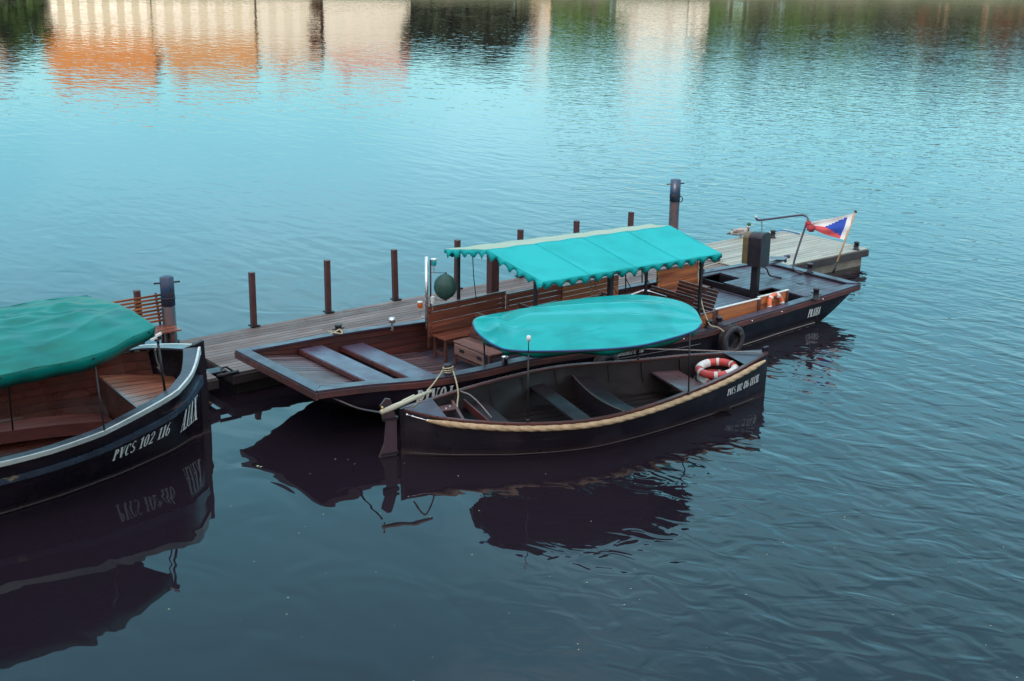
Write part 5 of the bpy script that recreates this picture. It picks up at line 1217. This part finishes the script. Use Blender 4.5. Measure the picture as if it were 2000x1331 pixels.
building(1314,1352, 6.5, 8.2, (.8,.78,.7), (.5,.5,.48), 'small white house touching the tall white block', 2, 2)
building(1770,1860, 6.0, 8.6, (.45,.22,.12), (.40,.15,.06), 'brick red house among the dark trees at the right of the opposite bank', 3, 2)
building(1910,1990, 5.5, 8.0, (.5,.3,.16), (.42,.18,.07), 'orange brown house at the far right of the opposite bank', 3, 2)
building(2120,2330, 7.0, 10.0, (.6,.52,.4), (.42,.18,.07), 'ochre house beyond the right end of the tree line', 6, 2)
def leafmat(nm, a, b): return mat(nm, a, .7, dark=b, scale=.7, rvar=0)
lm_g, lm_d, lm_m, lm_b = leafmat('green_leaves', (.085,.23,.022), (.06,.16,.018)), leafmat('dark_leaves', (.022,.045,.016), (.012,.026,.010)), leafmat('mid_leaves', (.06,.14,.020), (.035,.085,.014)), leafmat('brown_leaves', (.16,.055,.02), (.09,.03,.012))
bark = mat('bark', (.07,.05,.035), .9, dark=(.04,.03,.02), scale=3)
tr = random.Random(3)
def tree(px, h, w, mt, label, y=YB+1.5):
    x = bx_(px); h *= 1.5; w *= 1.5; t = thing('bank_tree', label, 'tree', (x,y+tr.uniform(0,2),1.2), 'trees on the far bank'); y = t.location.y
    m = M(); m.tube([(x,y,1.2),(x+.1,y,1.2+h*.3),(x-.1,y,1.2+h*.6)], [.28,.2,.1], 8)
    for k in range(5):
        a = k*1.3; m.tube([(x,y,1.2+h*(.25+.07*k)),(x+math.cos(a)*w*.3,y+math.sin(a)*w*.3,1.2+h*(.5+.06*k))], [.1,.03], 6)
    obj('trunk', m, bark, t); m = M()
    cl = [(x+tr.uniform(-.36,.36)*w, y+tr.uniform(-.3,.3)*w, 1.2+h*tr.uniform(.10,.84), tr.uniform(.16,.26)*w) for _ in range(14)]
    for _ in range(2300):
        cx, cy_, cz, r_ = tr.choice(cl); d = Vector((tr.gauss(0,1),tr.gauss(0,1),tr.gauss(0,1))).normalized()*r_*tr.uniform(.55,1.08); c = Vector((cx,cy_,cz))+d
        if c.z > 1.2+h: c.z = 1.2+h-tr.random()*.5
        u = Vector((tr.gauss(0,1),tr.gauss(0,1),tr.gauss(0,1))).normalized(); v = u.cross(Vector((.3,.5,.8))).normalized(); s = tr.uniform(.35,.65)
        m.add([c-u*s, c+v*s*.7, c+u*s, c-v*s*.7], [(0,1,2,3)])
    obj('crown', m, mt, t, recalc=False)
TL = [(30,5,5,lm_d,'dark'),(75,5.6,4,lm_m,'olive'),(112,5.4,4,lm_m,'mid green'),(631,5.2,1.4,lm_b,'rusty brown narrow')]
for i, px in enumerate(range(830,1010,34)): TL.append((px, 5.6+tr.uniform(-.6,.9), 4.4, lm_d, 'dark'))
for px in (1080,1110,1140,1166): TL.append((px, 6.2+tr.uniform(-.4,.8), 3.6, lm_g, 'fresh green'))
for i, px in enumerate(range(1366,1664,27)): TL.append((px, 6.4+tr.uniform(-1.0,1.2), 4.2, (lm_m, lm_g, lm_m, lm_d)[i%4], ('mid green','fresh green','mid green','dark')[i%4]))
for i, px in enumerate(range(1668,2080,27)): TL.append((px, 7.0+tr.uniform(-1.0,1.0), 4.2, (lm_d, lm_d, lm_m, lm_b, lm_d)[i%5], ('dark','dark','mid green','rusty brown','dark')[i%5]))
ordn = ['first','second','third','fourth','fifth','sixth','seventh','eighth','ninth','tenth','eleventh','twelfth','thirteenth','fourteenth','fifteenth','sixteenth','seventeenth','eighteenth','nineteenth','twentieth']
cnt = {}
for px, h, w, mt, nm in sorted(TL, key=lambda q: q[0]):
    cnt[nm] = cnt.get(nm, 0)+1
    tree(px, h, w, mt, '%s leafy tree on the opposite bank, %s of its colour from the left' % (nm, ordn[cnt[nm]-1]))
